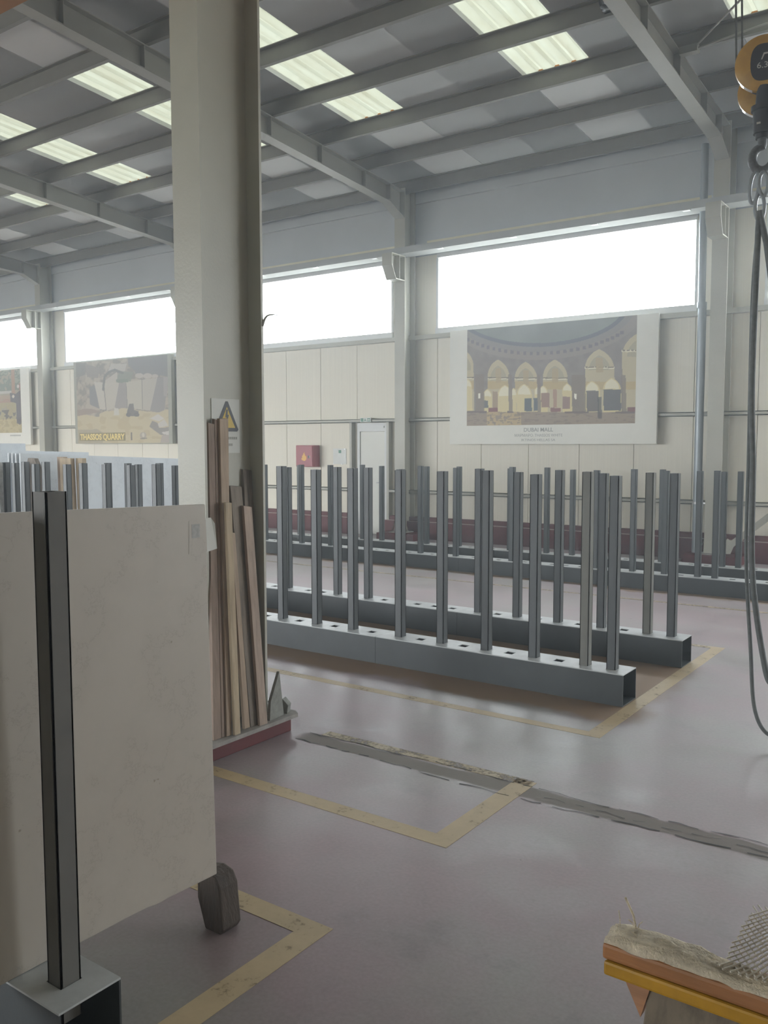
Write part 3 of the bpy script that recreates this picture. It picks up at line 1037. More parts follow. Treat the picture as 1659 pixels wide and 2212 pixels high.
# ------------------------------------------------------------------ door with posts and exit sign
d1 = tag(empty('door_1', (door_x0, YW, 0)), kind='structure')
MB().box(door_x0, door_x0 + .06, YW - .05, YW + .05, 0, 2.02).box(door_x1 - .06, door_x1, YW - .05, YW + .05, 0, 2.02).box(door_x0 + .06, door_x1 - .06, YW - .05, YW + .05, 1.87, 2.02).build('frame', M['frame'], d1)
MB().box(door_x0 + .06, door_x1 - .06, YW - .07, YW - .05, 1.93, 1.965).build('drip_rail', M['frame'], d1)
MB().box(door_x0 + .065, door_x1 - .065, YW - .03, YW + .03, .02, 1.865).build('leaf', M['door'], d1)
hd = MB().tube([(door_x1 - .10, YW - .03, .95), (door_x1 - .10, YW - .075, .95), (door_x1 - .22, YW - .075, .95)], .009, 8).box(door_x1 - .12, door_x1 - .08, YW - .034, YW - .03, .88, 1.05)
hd.build('handle', M['galv'], d1)
for k, x in enumerate((-9.86, -9.03)):
    p = MB().box(x, x + .05, YW - .115, YW - .107, 0, 2.03).box(x + .042, x + .05, YW - .107, YW, 0, 2.03).box(x, x + .008, YW - .107, YW, 0, 2.03)
    tag(p.build('trim_%d' % (k + 2), M['steel']), kind='structure')
ex = empty('exit_sign', (-9.5, YW - .12, 2.04), 'small green and white exit sign on the rail above the door', 'sign')
MB().box(-9.60, -9.36, YW - .135, YW - .115, 2.035, 2.115).build('plate', M['paper'], ex)
MB().box(-9.585, -9.525, YW - .1365, YW - .135, 2.045, 2.105).build('green_field', M['green'], ex)
MB().box(-9.435, -9.375, YW - .1365, YW - .135, 2.045, 2.105).build('green_field', M['green'], ex)
mb = MB()                       # running figure, door and arrow
mb.prism([(-9.515, YW - .1365, 2.05), (-9.500, YW - .1365, 2.05), (-9.485, YW - .1365, 2.07), (-9.47, YW - .1365, 2.05), (-9.455, YW - .1365, 2.05), (-9.475, YW - .1365, 2.085), (-9.495, YW - .1365, 2.085)], (0, .0015, 0))
mb.box(-9.492, -9.478, YW - .1365, YW - .135, 2.09, 2.104)
mb.build('running_figure', M['green'], ex)
mb = MB().prism([(-9.43, YW - .138, 2.075), (-9.405, YW - .138, 2.098), (-9.405, YW - .138, 2.083), (-9.38, YW - .138, 2.083), (-9.38, YW - .138, 2.067), (-9.405, YW - .138, 2.067), (-9.405, YW - .138, 2.052)], (0, .0015, 0))
mb.build('arrow', M['paper'], ex)

# fire hose cabinet
fb = empty('fire_cabinet', (-10.9, YW, 1.2), 'red fire hose cabinet with a yellow flame on the wall left of the door', 'cabinet')
fx0, fx1, fz0, fz1, fy = -11.08, -10.66, 1.215, 1.62, YW - .20
MB().box(fx0, fx1, fy, YW, fz0, fz1).build('body', M['firered'], fb, bevel=.006)
MB().box(fx0 + .008, fx1 - .012, fy - .012, fy, fz0 + .01, fz1 - .01).build('door', M['firered'], fb, bevel=.004)
fc = (-10.875, 1.40)
fp = [(0, -.075), (.03, -.07), (.055, -.045), (.06, -.01), (.05, .025), (.035, .015), (.03, .045), (.012, .06), (.015, .095), (-.012, .065), (-.02, .04), (-.045, .015), (-.04, -.01), (-.062, -.03), (-.05, -.055)]
MB().prism([(fc[0] + a * 1.05, fy - .0135, fc[1] + b * 1.0) for a, b in fp], (0, .0015, 0)).build('flame_emblem', M['flame'], fb)
MB().box(-10.775, -10.745, fy - .018, fy - .012, 1.375, 1.43).build('latch', M['black'], fb)
MB().box(-10.735, -10.725, fy - .0135, fy - .012, 1.385, 1.425).build('label_strip', M['paper'], fb)

# notice in a clear sleeve
nt = empty('wall_notice', (-10.1, YW, 1.35), 'pale paper notice in a clear sleeve between fire cabinet and door', 'notice')
MB().box(-10.33, -10.02, YW - .006, YW - .001, 1.27, 1.56).build('sheet', M['paper'], nt)
MB().box(-10.20, -10.14, YW - .0075, YW - .006, 1.475, 1.53).build('green_mark', M['green'], nt)
for (a, b) in ((-10.06, 1.55), (-10.04, 1.45), (-10.04, 1.40), (-10.32, 1.28), (-10.12, 1.27)):
    MB().box(a - .012, a + .012, YW - .012, YW - .006, b - .01, b + .01).build('sleeve_clip', M['plastic'], nt)

# ------------------------------------------------------------------ posters
def inside(X, Y, poly):
    r = np.zeros(X.shape, bool)
    n_ = len(poly)
    for i in range(n_):
        (x1_, y1_), (x2_, y2_) = poly[i], poly[(i + 1) % n_]
        if y1_ == y2_:
            continue
        c_ = ((y1_ > Y) != (y2_ > Y)) & (X < (x2_ - x1_) * (Y - y1_) / (y2_ - y1_) + x1_)
        r ^= c_
    return r


def vnoise(X, Y, sc, seed):
    r = np.random.RandomState(seed)
    g_ = r.rand(64, 64)
    x, y = X / sc, Y / sc
    xi, yi = np.floor(x).astype(int), np.floor(y).astype(int)
    fx, fy_ = x - xi, y - yi
    fx, fy_ = fx * fx * (3 - 2 * fx), fy_ * fy_ * (3 - 2 * fy_)
    a = g_[yi % 64, xi % 64]
    b = g_[yi % 64, (xi + 1) % 64]
    c_ = g_[(yi + 1) % 64, xi % 64]
    d_ = g_[(yi + 1) % 64, (xi + 1) % 64]
    return (a * (1 - fx) + b * fx) * (1 - fy_) + (c_ * (1 - fx) + d_ * fx) * fy_


class Canvas:          # paints flat print colours (sRGB) on a grid whose corners are given in sketch units
    def __init__(s, tl, tr, br, bl, nu, nv):
        u, v = np.meshgrid(np.linspace(0, 1, nu), np.linspace(0, 1, nv))
        s.X = (tl[0] * (1 - u) + tr[0] * u) * (1 - v) + (bl[0] * (1 - u) + br[0] * u) * v
        s.Y = (tl[1] * (1 - u) + tr[1] * u) * (1 - v) + (bl[1] * (1 - u) + br[1] * u) * v
        s.u, s.v = u, v
        s.C = np.zeros(u.shape + (3,))
        s.nu, s.nv = nu, nv

    def fill(s, mask, c, a=1.0):
        a = (mask.astype(float) * a)[..., None]
        s.C = s.C * (1 - a) + np.array(c, float) * a

    def poly(s, p, c, a=1.0):
        s.fill(inside(s.X, s.Y, p), c, a)

    def ell(s, cx, cy, rx, ry, c, a=1.0):
        s.fill(((s.X - cx) / rx) ** 2 + ((s.Y - cy) / ry) ** 2 < 1, c, a)

    def rect(s, x0, x1, y0, y1, c, a=1.0):
        s.fill((s.X > x0) & (s.X < x1) & (s.Y > y0) & (s.Y < y1), c, a)

    def arch(s, cx, hw, top, bot, c, a=1.0, rise=1.5):
        h_ = hw * rise
        dx = np.abs(s.X - cx)
        R = (hw * hw + h_ * h_) / (2 * hw)
        ins = (dx < hw) & (s.Y > top + h_) & (s.Y < bot)
        cap = (s.Y <= top + h_) & (s.Y > top) & ((dx + R - hw) ** 2 + (s.Y - top - h_) ** 2 < R * R)
        s.fill(ins | cap, c, a)

    def pline(s, pts, w, c, a=1.0):
        m_ = np.zeros(s.X.shape, bool)
        for (x1_, y1_), (x2_, y2_) in zip(pts[:-1], pts[1:]):
            L = max(1e-6, (x2_ - x1_) ** 2 + (y2_ - y1_) ** 2)
            t_ = np.clip(((s.X - x1_) * (x2_ - x1_) + (s.Y - y1_) * (y2_ - y1_)) / L, 0, 1)
            m_ |= (s.X - x1_ - t_ * (x2_ - x1_)) ** 2 + (s.Y - y1_ - t_ * (y2_ - y1_)) ** 2 < (w / 2) ** 2
        s.fill(m_, c, a)

    def mesh(s, name, x0, x1, z0, z1, y, parent, fade=0.0):
        s.C = np.clip(s.C * (1 - fade) + np.array((156, 148, 136)) * fade, 0, 255)
        me = bpy.data.meshes.new(name)
        nu, nv = s.nu, s.nv
        vx = x0 + (x1 - x0) * s.u
        vz = z1 - (z1 - z0) * s.v
        V = np.stack([vx, np.full_like(vx, y), vz], -1).reshape(-1, 3)
        I = np.arange(nu * nv).reshape(nv, nu)
        F = np.stack([I[1:, :-1], I[1:, 1:], I[:-1, 1:], I[:-1, :-1]], -1).reshape(-1, 4)
        me.from_pydata(V.tolist(), [], F.tolist())
        ca = me.color_attributes.new('print', 'FLOAT_COLOR', 'POINT')
        c_ = s.C.reshape(-1, 3) / 255.0
        l_ = np.where(c_ <= 0.04045, c_ / 12.92, ((c_ + 0.055) / 1.055) ** 2.4)
        ca.data.foreach_set('color', np.concatenate([l_, np.ones((len(l_), 1))], 1).astype(np.float32).ravel())
        me.materials.append(M['print'])
        o_ = bpy.data.objects.new(name, me)
        COL.objects.link(o_)
        o_.parent = parent
        o_.matrix_parent_inverse = Matrix.Translation(parent.location).inverted()
        return o_


def wallp(x, z, y=12.63):            # point measured on the wall plane, brought forward along the view to plane y
    f = y / 12.8
    return x * f, 1.65 + (z - 1.65) * f


YB = 12.63
# poster with an arcade
px0, pz0 = wallp(-7.79, 1.637, YB)
px1, pz1 = wallp(-4.25, 3.535, YB)
p1 = empty('poster', (px0, YB, pz0), 'large white poster of a lit arched hall, right of the wall column', 'poster')
MB().box(px0, px1, YB, YB + .05, pz0, pz1).build('board', M['white'], p1, bevel=.002)
cv = Canvas((38, 160), (1428, 30), (1395, 920), (15, 945), 300, 190)
cv.fill(np.ones_like(cv.X, bool), (136, 126, 118))
cv.C += ((vnoise(cv.X, cv.Y, 40, 1) - .5) * 14)[..., None]
ring = lambda k: ((cv.X - 620) / (760 + k)) ** 2 + ((cv.Y + 60) / (360 + k * .9)) ** 2
cv.fill(ring(110) < 1, (146, 134, 126))
cv.fill(ring(40) < 1, (138, 130, 126))
cv.fill(ring(-10) < 1, (104, 108, 112))
cv.fill(ring(-45) < 1, (134, 137, 132))
cv.C += ((vnoise(cv.X, cv.Y, 120, 5) - .5) * 16 * (ring(-45) < 1))[..., None]
for k in range(30):
    th = math.radians(36 + k * 3.75)
    cx_, cy_ = 620 - math.cos(th) * 850, -60 + math.sin(th) * 405
    cv.rect(cx_ - 13, cx_ + 13, cy_ - 14, cy_ + 14, (108, 104, 106), .85)
WARM, GLOW, WHT = (192, 180, 146), (212, 197, 146), (230, 224, 200)
for cx_, hw, tp, bt in ((0, 88, 320, 830), (310, 97, 398, 830), (547, 96, 415, 830), (790, 100, 395, 830), (1140, 112, 308, 830), (1450, 140, 170, 840)):
    cv.arch(cx_, hw, tp, bt, WARM)
    cv.arch(cx_, hw * .72, tp + 50, tp + 170, (172, 163, 134))
    yb_ = tp + 150 if cx_ > 1000 else 548
    cv.rect(cx_ - hw, cx_ + hw, yb_ - 6, yb_ + 12, (226, 218, 192))
    for q in range(-4, 5):
        cv.rect(cx_ + q * hw * .22 - 12, cx_ + q * hw * .22 + 10, yb_ - 6, yb_ + 4, (128, 116, 92))
    cv.rect(cx_ - hw, cx_ + hw, 575, 640, (188, 168, 118))
    cv.rect(cx_ - hw * .25, cx_ + hw * .25, tp + 70, tp + 190, (178, 158, 116), .8)
for cx_, hw, tp in ((365, 70, 605), (530, 66, 596), (210, 40, 640), (640, 24, 620), (690, 34, 610), (885, 40, 590), (1080, 60, 570), (1230, 68, 545), (30, 40, 560), (440, 22, 630)):
    cv.arch(cx_, hw, tp, 830, GLOW)
    cv.arch(cx_, hw * .8, tp + 8, tp + 60, WHT, .8)
for (a, b, c_, d_, col) in ((530, 592, 715, 822, (72, 80, 88)), (608, 642, 712, 818, (76, 84, 92)), (168, 214, 735, 795, (92, 94, 94)), (1165, 1295, 640, 815, (82, 80, 84)), (1035, 1130, 650, 822, (96, 88, 86)),
                            (255, 300, 660, 800, (160, 134, 104)), (770, 800, 640, 790, (168, 132, 108)), (672, 740, 670, 790, (148, 116, 100)), (845, 905, 700, 800, (140, 110, 100)), (930, 975, 700, 790, (110, 98, 92)),
                            (215, 300, 795, 830, (122, 70, 74)), (745, 830, 793, 825, (130, 84, 80)), (1340, 1400, 788, 835, (116, 70, 70))):
    cv.rect(a, b, c_, d_, col, .9)
for a, b in ((395, 428), (640, 668), (100, 180), (920, 1030), (1300, 1335)):
    cv.rect(a, b, 520, 835, (132, 118, 102), .85)
for x_ in (135, 950):
    cv.rect(x_ - 9, x_ + 9, 675, 720, (240, 236, 220))
fy_m = cv.Y > 828
cv.fill(fy_m, (150, 132, 112))
cv.fill(fy_m & (np.abs(cv.X - 350) < 150) & (vnoise(cv.X, cv.Y, 18, 8) > .3), (196, 172, 118), .7)
cv.fill(fy_m & (vnoise(cv.X * .3, cv.Y, 9, 3) > .68), (128, 112, 98), .6)
cv.rect(1120, 1150, 700, 880, (70, 66, 66), .7)
for a, b in ((20, 200), (860, 1050), (380, 430), (1255, 1395)):
    cv.rect(a, b, 822, 838, (112, 98, 90))
ix0, iz1 = wallp(-7.455, 3.535, YB)
ix1, iz0 = wallp(-4.575, 1.945, YB)
cv.mesh('arcade_picture', ix0, ix1, iz0, iz1 - .004, YB - .0015, p1)
cxm = (ix0 + ix1) / 2 - .13
text_obj('caption_title', 'DUBAI MALL', .085, M['text'], p1, (cxm, YB - .001, 1.835), (1, 0, 0), (0, 0, 1), .0008, 'CENTER', .50, .0015)
text_obj('caption_line', 'ΜΑΡΜΑΡΟ: THASSOS WHITE', .062, M['text'], p1, (cxm, YB - .001, 1.755), (1, 0, 0), (0, 0, 1), .0008, 'CENTER', .82)
text_obj('caption_line', 'IKTINOS HELLAS SA', .055, M['text'], p1, (cxm, YB - .001, 1.685), (1, 0, 0), (0, 0, 1), .0008, 'CENTER', .58)

# quarry poster
qx0, qz0 = wallp(-18.25, 1.66, YB)
qx1, qz1 = wallp(-14.80, 3.585, YB)
p2 = empty('poster', (qx0, YB, qz0), 'quarry poster with yellow lettering left of the near pillar', 'poster')
M['qframe'] = mat('grey_green_poster_frame', (0.34, 0.34, 0.28), 0.6, var=.06)
MB().box(qx0, qx1, YB, YB + .09, qz0, qz1).build('board', M['qframe'], p2, bevel=.002)
cv = Canvas((160, 225), (1455, 140), (1455, 1335), (165, 1335), 260, 170)
cv.fill(np.ones_like(cv.X, bool), (158, 148, 132))
nz = vnoise(cv.X, cv.Y, 70, 2) * .6 + vnoise(cv.X, cv.Y, 28, 4) * .4
cv.fill(nz > .55, (176, 166, 148))
cv.fill(nz < .38, (134, 126, 116))
cv.poly([(930, 120), (1470, 120), (1470, 440), (1260, 400), (1040, 410), (1000, 330), (930, 260)], (124, 122, 122))
cv.poly([(160, 220), (330, 230), (300, 390), (160, 430)], (128, 124, 118))
cv.poly([(300, 240), (520, 300), (490, 440), (330, 420)], (140, 132, 124))
cv.poly([(690, 250), (910, 250), (880, 360), (760, 330), (640, 350)], (184, 178, 166))
cv.poly([(600, 470), (770, 360), (780, 500), (600, 500)], (186, 178, 164))
cv.poly([(800, 350), (1000, 360), (960, 490), (760, 490)], (132, 136, 122))
LT, LT2 = (196, 190, 176), (190, 183, 168)
cv.poly([(360, 560), (450, 530), (500, 860), (360, 800)], (122, 120, 122))
cv.poly([(430, 490), (570, 500), (600, 880), (510, 870)], LT)
cv.poly([(580, 500), (800, 500), (725, 850), (610, 890)], LT2)
cv.poly([(795, 510), (890, 510), (905, 870), (800, 900), (725, 840)], (148, 141, 137))
cv.poly([(895, 500), (1110, 470), (1112, 880), (905, 850)], (190, 184, 166))
cv.poly([(1110, 470), (1320, 450), (1215, 890), (1115, 880)], (184, 178, 164))
cv.poly([(1320, 450), (1460, 440), (1410, 850), (1380, 940), (1215, 890)], (140, 134, 132))
cv.poly([(1400, 440), (1460, 440), (1440, 700), (1400, 700)], (160, 154, 150))
cv.pline([(1112, 470), (1112, 870)], 9, (128, 122, 116))
cv.pline([(895, 520), (905, 850)], 9, (124, 118, 114))
cv.pline([(575, 560), (600, 880), (510, 875)], 10, (118, 112, 108))
for e_ in ((1080, 415, 55, 35), (1190, 420, 60, 35), (1290, 425, 40, 25)):
    cv.ell(*e_, (188, 180, 168))
cv.pline([(565, 600), (570, 540), (590, 420), (650, 360), (740, 330), (850, 375)], 32, (112, 108, 104))
cv.poly([(750, 465), (920, 455), (930, 500), (760, 505)], (118, 128, 112))
cv.fill((cv.Y > 930 + (vnoise(cv.X, cv.Y * 0, 120, 7) - .5) * 90 - 40 * (cv.X > 500)), (200, 186, 146))
cv.fill((cv.Y > 930) & (vnoise(cv.X * .5, cv.Y, 45, 9) > .62), (188, 170, 126), .8)
cv.poly([(160, 870), (380, 860), (540, 900), (160, 960)], (146, 126, 112))
cv.poly([(710, 950), (720, 850), (780, 860), (790, 950)], (206, 202, 190))
cv.poly([(890, 960), (900, 900), (930, 800), (990, 790), (1000, 880), (1060, 900), (1060, 970)], (104, 98, 94))
cv.ell(920, 945, 38, 30, (92, 88, 86))
cv.ell(1030, 945, 38, 30, (92, 88, 86))
cv.poly([(1210, 1000), (1320, 940), (1400, 1000), (1330, 1040)], (206, 202, 194))
cv.poly([(1300, 1080), (1400, 1010), (1450, 1100), (1340, 1125)], (200, 196, 186))
cv.poly([(1200, 1110), (1240, 1030), (1310, 1060), (1330, 1130), (1460, 1120), (1460, 1250), (1340, 1220)], (134, 128, 122))
cv.poly([(1360, 1190), (1460, 1170), (1460, 1225), (1390, 1220)], (206, 202, 196))
cv.poly([(1365, 1230), (1460, 1225), (1460, 1335), (1340, 1335)], (172, 160, 152))
cv.poly([(160, 1150), (460, 1140), (560, 1200), (540, 1335), (165, 1335)], (150, 142, 122), .6)
cv.ell(1115, 1230, 45, 45, (168, 158, 142))
cv.ell(1115, 1225, 18, 30, (206, 200, 184))
cv.pline([(1080, 1275), (1160, 1270)], 16, (122, 114, 104))
cv.rect(945, 965, 1185, 1300, (96, 86, 78))
bx0, bx1 = qx0 + (qx1 - qx0) * .028, qx1 - (qx1 - qx0) * .033
cv.mesh('quarry_picture', bx0, bx1, qz0 + .012, qz1 - .012, YB - .0015, p2, .28)
tw = (860 - 200) / (1455 - 162) * (bx1 - bx0)
tx = bx0 + (200 - 162) / (1455 - 162) * (bx1 - bx0)
tz = qz0 + (1335 - 1278) / (1335 - 190) * (qz1 - qz0)
M['olive'] = mat('olive_lettering_ground', (0.27, 0.22, 0.11), .6, var=.15)
MB().box(tx - .04, tx + tw + .02, YB - .003, YB - .0018, tz - .03, tz + .155).build('lettering_ground', M['olive'], p2)
text_obj('lettering', 'THASSOS QUARRY', .185, M['text_yellow'], p2, (tx, YB - .0042, tz - .002), (1, 0, 0), (0, 0, 1), .001, 'LEFT', tw, .006)

# cropped poster at the left edge
rx1, rz0 = wallp(-20.10, 1.64, YB)
rx0, rz1 = wallp(-23.6, 3.56, YB)
p3 = empty('poster', (rx0, YB, rz0), 'cropped white-framed poster of a figure at the left edge', 'poster')
MB().box(rx0, rx1, YB, YB + .06, rz0, rz1).build('board', M['white'], p3, bevel=.002)
cv = Canvas((-1200, 190), (460, 190), (460, 1710), (-1200, 1710), 200, 120)
cv.fill(np.ones_like(cv.X, bool), (160, 150, 124))
nz = vnoise(cv.X, cv.Y, 90, 12) * .6 + vnoise(cv.X, cv.Y, 35, 14) * .4
cv.fill((cv.Y < 700) & (nz > .42), (112, 124, 108))
cv.fill((cv.Y < 520) & (nz > .6), (150, 156, 134))
cv.fill((cv.Y < 300) & (nz < .4), (176, 166, 140))
cv.rect(-1300, 230, 690, 760, (196, 194, 184))
cv.fill((cv.Y > 800) & (cv.Y < 900), (176, 146, 116), .8)
cv.fill((cv.Y > 880) & (cv.Y < 1000) & (nz > .5), (172, 130, 108))
cv.fill((cv.Y > 980) & (cv.Y < 1380) & (nz > .45), (170, 158, 110))
cv.fill((cv.Y > 1150) & (cv.Y < 1380) & (nz < .42), (98, 92, 88))
cv.fill((cv.Y > 1380), (178, 160, 104))
cv.fill((cv.Y > 1380) & (nz > .55), (196, 180, 124))
cv.poly([(235, 190), (325, 190), (320, 790), (240, 770)], (172, 130, 98))
cv.poly([(190, 740), (330, 780), (460, 690), (460, 1480), (420, 1520), (340, 1480), (340, 1000), (200, 960)], (82, 74, 80))
cv.rect(420, 470, 540, 690, (160, 116, 104))
cv.ell(400, 600, 30, 40, (220, 212, 204))
cv.ell(272, 835, 32, 38, (216, 206, 188))
ax1, _ = wallp(-20.48, 0, YB)
cv.mesh('figure_picture', rx0 + .15, ax1, rz0 + .30, rz1 - .01, YB - .0015, p3, .30)
mb = MB()
for k in range(9):
    mb.box(ax1 - .52 + k * .052, ax1 - .482 + k * .052, YB - .0014, YB - .0002, rz0 + .215, rz0 + .25)
tag(mb.build('caption', M['text'], p3), kind='stuff')

# ------------------------------------------------------------------ crane: bridge, hoist ropes, hook block, slings
HX, HY = -1.06, 4.985
orb = empty('crane_track_beam', (-8, 3.0, 4.1), 'orange overhead crane track beam cropped at the top left corner', 'beam')
MB().box(XL, 4.5, 2.79, 2.99, 4.125, 4.15).box(XL, 4.5, 2.884, 2.896, 4.15, 4.42).box(XL, 4.5, 2.79, 2.99, 4.42, 4.445).build('beam', M['craneorange'], orb)
ob = empty('bridge_crane', (HX, 7.5, 5.0), 'orange bridge crane over the racks, outside the top right of the view', 'crane')
MB().box(HX - .12, HX + .12, 2.85, 12.5, 4.99, 5.35).build('girder', M['craneorange'], ob)
MB().box(HX - .45, HX + .3, HY - .3, HY + .3, 4.60, 4.99).build('hoist', M['craneorange'], ob)
MB().box(HX - .3, HX + .3, 2.81, 2.97, 4.445, 4.99).build('end_carriage', M['craneorange'], ob)

hb = empty('crane_hook_block', (-1.17, HY, 3.3), 'round yellow crane hook block hanging at the upper right', 'hook block')


def disc(c, r, t, name, mt, par, seg=48, bev=.02, sq=1.0):
    vd = Vector((-c[0], -c[1], 0)).normalized()          # faces the aisle
    sd = Vector((0, 0, 1)).cross(vd).normalized()
    mb = MB()
    prof_ = [(0, t / 2), (r - bev, t / 2), (r, t / 2 - bev * .6), (r, -t / 2 + bev * .6), (r - bev, -t / 2), (0, -t / 2)]
    b = 0
    rings = []
    for (rr, h_) in prof_:
        ring_ = []
        for k in range(seg):
            a = 2 * math.pi * k / seg
            p_ = Vector(c) + sd * rr * math.cos(a) + Vector((0, 0, 1)) * rr * sq * math.sin(a) + vd * h_
            ring_.append(len(mb.v))
            mb.v.append(tuple(p_))
        rings.append(ring_)
    for a_, b_ in zip(rings[:-1], rings[1:]):
        for k in range(seg):
            k2 = (k + 1) % seg
            mb.f.append((a_[k], a_[k2], b_[k2], b_[k]))
            mb.mi.append(0)
    bm_ = mb
    o_ = bm_.build(name, mt, par, smooth=True)
    return o_, vd, sd


hc = (-1.135, HY, 3.615)
o_, vd, sd = disc(hc, .142, .07, 'front_cheek', M['craneyellow'], hb, bev=.035)
disc((-1.135 - vd.x * .12, HY - vd.y * .12, 3.515), .128, .06, 'rear_cheek', M['craneyellow'], hb, bev=.03)
disc((hc[0] - vd.x * .06, hc[1] - vd.y * .06, 3.59), .105, .06, 'sheave', M['black'], hb)
# dark rating plate
pc = Vector(hc) + vd * .0355 + Vector((0, 0, -.005))
mb = MB()
pts = []
for k in range(32):
    a = 2 * math.pi * k / 32
    q = .066 * math.copysign(abs(math.cos(a)) ** .7, math.cos(a))
    w_ = .092 * math.copysign(abs(math.sin(a)) ** .8, math.sin(a))
    pts.append(pc + sd * q + Vector((0, 0, w_)))
mb.prism(pts, vd * .006)
mb.build('rating_plate', M['signblack'], hb)
M['text_pale'] = mat('pale_lettering', (0.50, 0.48, 0.46), .5, var=.05)
# emblem stroke and load rating
e0 = pc + vd * .0065
mb = MB()
mb.prism([e0 + sd * a + Vector((0, 0, b)) for a, b in ((-.016, .012), (-.010, .012), (.0, .036), (.022, .038), (.024, .045), (-.004, .045))], vd * .001)
mb.build('emblem', M['text_pale'], hb)
text_obj('load_rating', '6.3t', .042, M['text_pale'], hb, e0 + Vector((0, 0, -.03)), sd, (0, 0, 1), .0008, 'CENTER', .07)
# white rim marks
for (cc, r_) in (((hc[0] + vd.x * .0, hc[1], hc[2]), .1435), ((-1.135 - vd.x * .12, HY - vd.y * .12, 3.515), .1295)):
    for a0, a1 in ((218, 248), (292, 322)):
        prev = None
        mb = MB()
        for k in range(7):
            a = math.radians(a0 + (a1 - a0) * k / 6)
            p_ = Vector(cc) + sd * r_ * math.cos(a) + Vector((0, 0, 1)) * r_ * math.sin(a)
            cur = (p_ - vd * .018, p_ + vd * .018)
            if prev:
                mb.face([prev[0], cur[0], cur[1], prev[1]])
            prev = cur
        mb.build('rim_mark', M['plastic'], hb)
# fork, bearing and hook
FX = hc[0] + .002
mb = MB().tube([(FX, HY, 3.50), (FX, HY, 3.40)], [.034, .040], 16).tube([(FX, HY, 3.40), (FX, HY, 3.375)], [.060, .060], 16).tube([(FX, HY, 3.375), (FX, HY, 3.26)], [.050, .046], 16).tube([(FX, HY, 3.26), (FX, HY, 3.235)], [.036, .034], 16)
mb.build('swivel', M['black'], hb, smooth=True)
hk = []
for k in range(22):
    a = math.radians(95 - k * 13.2)
    hk.append(Vector((FX, HY, 3.135)) + sd * math.cos(a) * .046 * -1 + Vector((0, 0, math.sin(a) * .058)))
hk = [Vector((FX, HY, 3.24)), Vector((FX, HY, 3.20))] + hk
MB().tube(hk, [.024, .024] + [.018 + .010 * math.sin(math.pi * k / 21) - .010 * (k / 21) for k in range(22)], 10).build('hook', M['rope'], hb, smooth=True)
mb = MB().box(FX - .02, FX + .0, HY - .047, HY - .043, 3.30, 3.31)
mb.build('safety_clip', M['galv'], hb)
# hoist ropes
for k, dx in enumerate((-.145, -.115)):
    w_ = MB().tube([(FX + dx + .006, HY, 3.58), (FX + dx - .03, HY, 4.62)], .0055, 8).build('hoist_rope', M['rope'])
    tag(w_, ('left of two thin hoist ropes above the yellow hook block', 'right of two thin hoist ropes above the yellow hook block')[k], 'rope', 'hoist ropes')


def smooth_path(pts, n_=10):
    pts = [Vector(p) for p in pts]
    out = []
    for i in range(len(pts) - 1):
        p0, p1_, p2_, p3_ = pts[max(i - 1, 0)], pts[i], pts[i + 1], pts[min(i + 2, len(pts) - 1)]
        for k in range(n_):
            t_ = k / n_
            out.append(0.5 * ((2 * p1_) + (-p0 + p2_) * t_ + (2 * p0 - 5 * p1_ + 4 * p2_ - p3_) * t_ ** 2 + (-p0 + 3 * p1_ - 3 * p2_ + p3_) * t_ ** 3))
    out.append(pts[-1])
    return out


# chain links / shackles between hook and slings
sh = empty('sling_shackle', (FX, HY, 3.0), 'pale steel shackle and links hanging from the crane hook', 'shackle')
for (cx_, cz_, ln, tilt) in ((-.03, 2.99, .13, .10), (.015, 3.00, .10, -.05), (.0, 2.885, .11, .0)):
    pp = []
    for k in range(25):
        a = 2 * math.pi * k / 24
        pp.append(Vector((FX + cx_, HY - .01, cz_)) + sd * (math.cos(a) * .022 + tilt * math.sin(a) * ln * .5) + Vector((0, 0, math.sin(a) * ln * .62)))
    MB().tube(pp, .010, 8).build('link', M['pipe'], sh, smooth=True)
s1p = [(FX - .002, HY, 2.86), (-1.157, HY, 2.42), (-1.152, HY, 1.6), (-1.149, HY, 1.04), (-1.112, HY, .534), (-1.082, HY, .205), (-1.010, HY, .075), (-.92, HY, .12), (-.88, HY, .45), (-.93, HY, 1.3), (-1.03, HY, 2.2), (FX + .006, HY, 2.86)]
tag(MB().tube(smooth_path(s1p), .0105, 10).build('lifting_sling', M['sling'], smooth=True), 'long dark sling hanging from the hook with its loop near the floor', 'sling')
s2p = [(FX + .002, HY - .03, 2.86), (-1.140, HY - .03, 2.0), (-1.122, HY - .03, 1.518), (-1.108, HY - .03, .95), (-1.040, HY - .03, .50), (-.99, HY - .03, .36), (-.90, HY - .03, .45), (-.90, HY - .03, 1.1), (-1.02, HY - .03, 2.3), (FX + .004, HY - .03, 2.86)]
tag(MB().tube(smooth_path(s2p), .0155, 10).build('lifting_sling', M['sling'], smooth=True), 'thicker dark sling hanging from the hook, its loop above the floor', 'sling')

# camera or lamp under the purlin
cc = empty('dome_camera', (-3.64, 9.10, 6.2), 'dark dome camera fixed to a purlin at the top edge, left of the right rafter', 'camera')
MB().box(-3.70, -3.58, 9.10, 9.189, 6.17, 6.31).build('mount', M['black'], cc)
MB().tube([(-3.64, 9.09, 6.30), (-3.64, 9.09, 6.24), (-3.64, 9.09, 6.19), (-3.64, 9.09, 6.165)], [.085, .085, .07, .03], 20).build('dome', M['black'], cc, smooth=True)
MB().tube([(-3.62, 9.03, 6.215), (-3.617, 9.012, 6.20)], .024, 12).build('lens', M['galv'], cc)

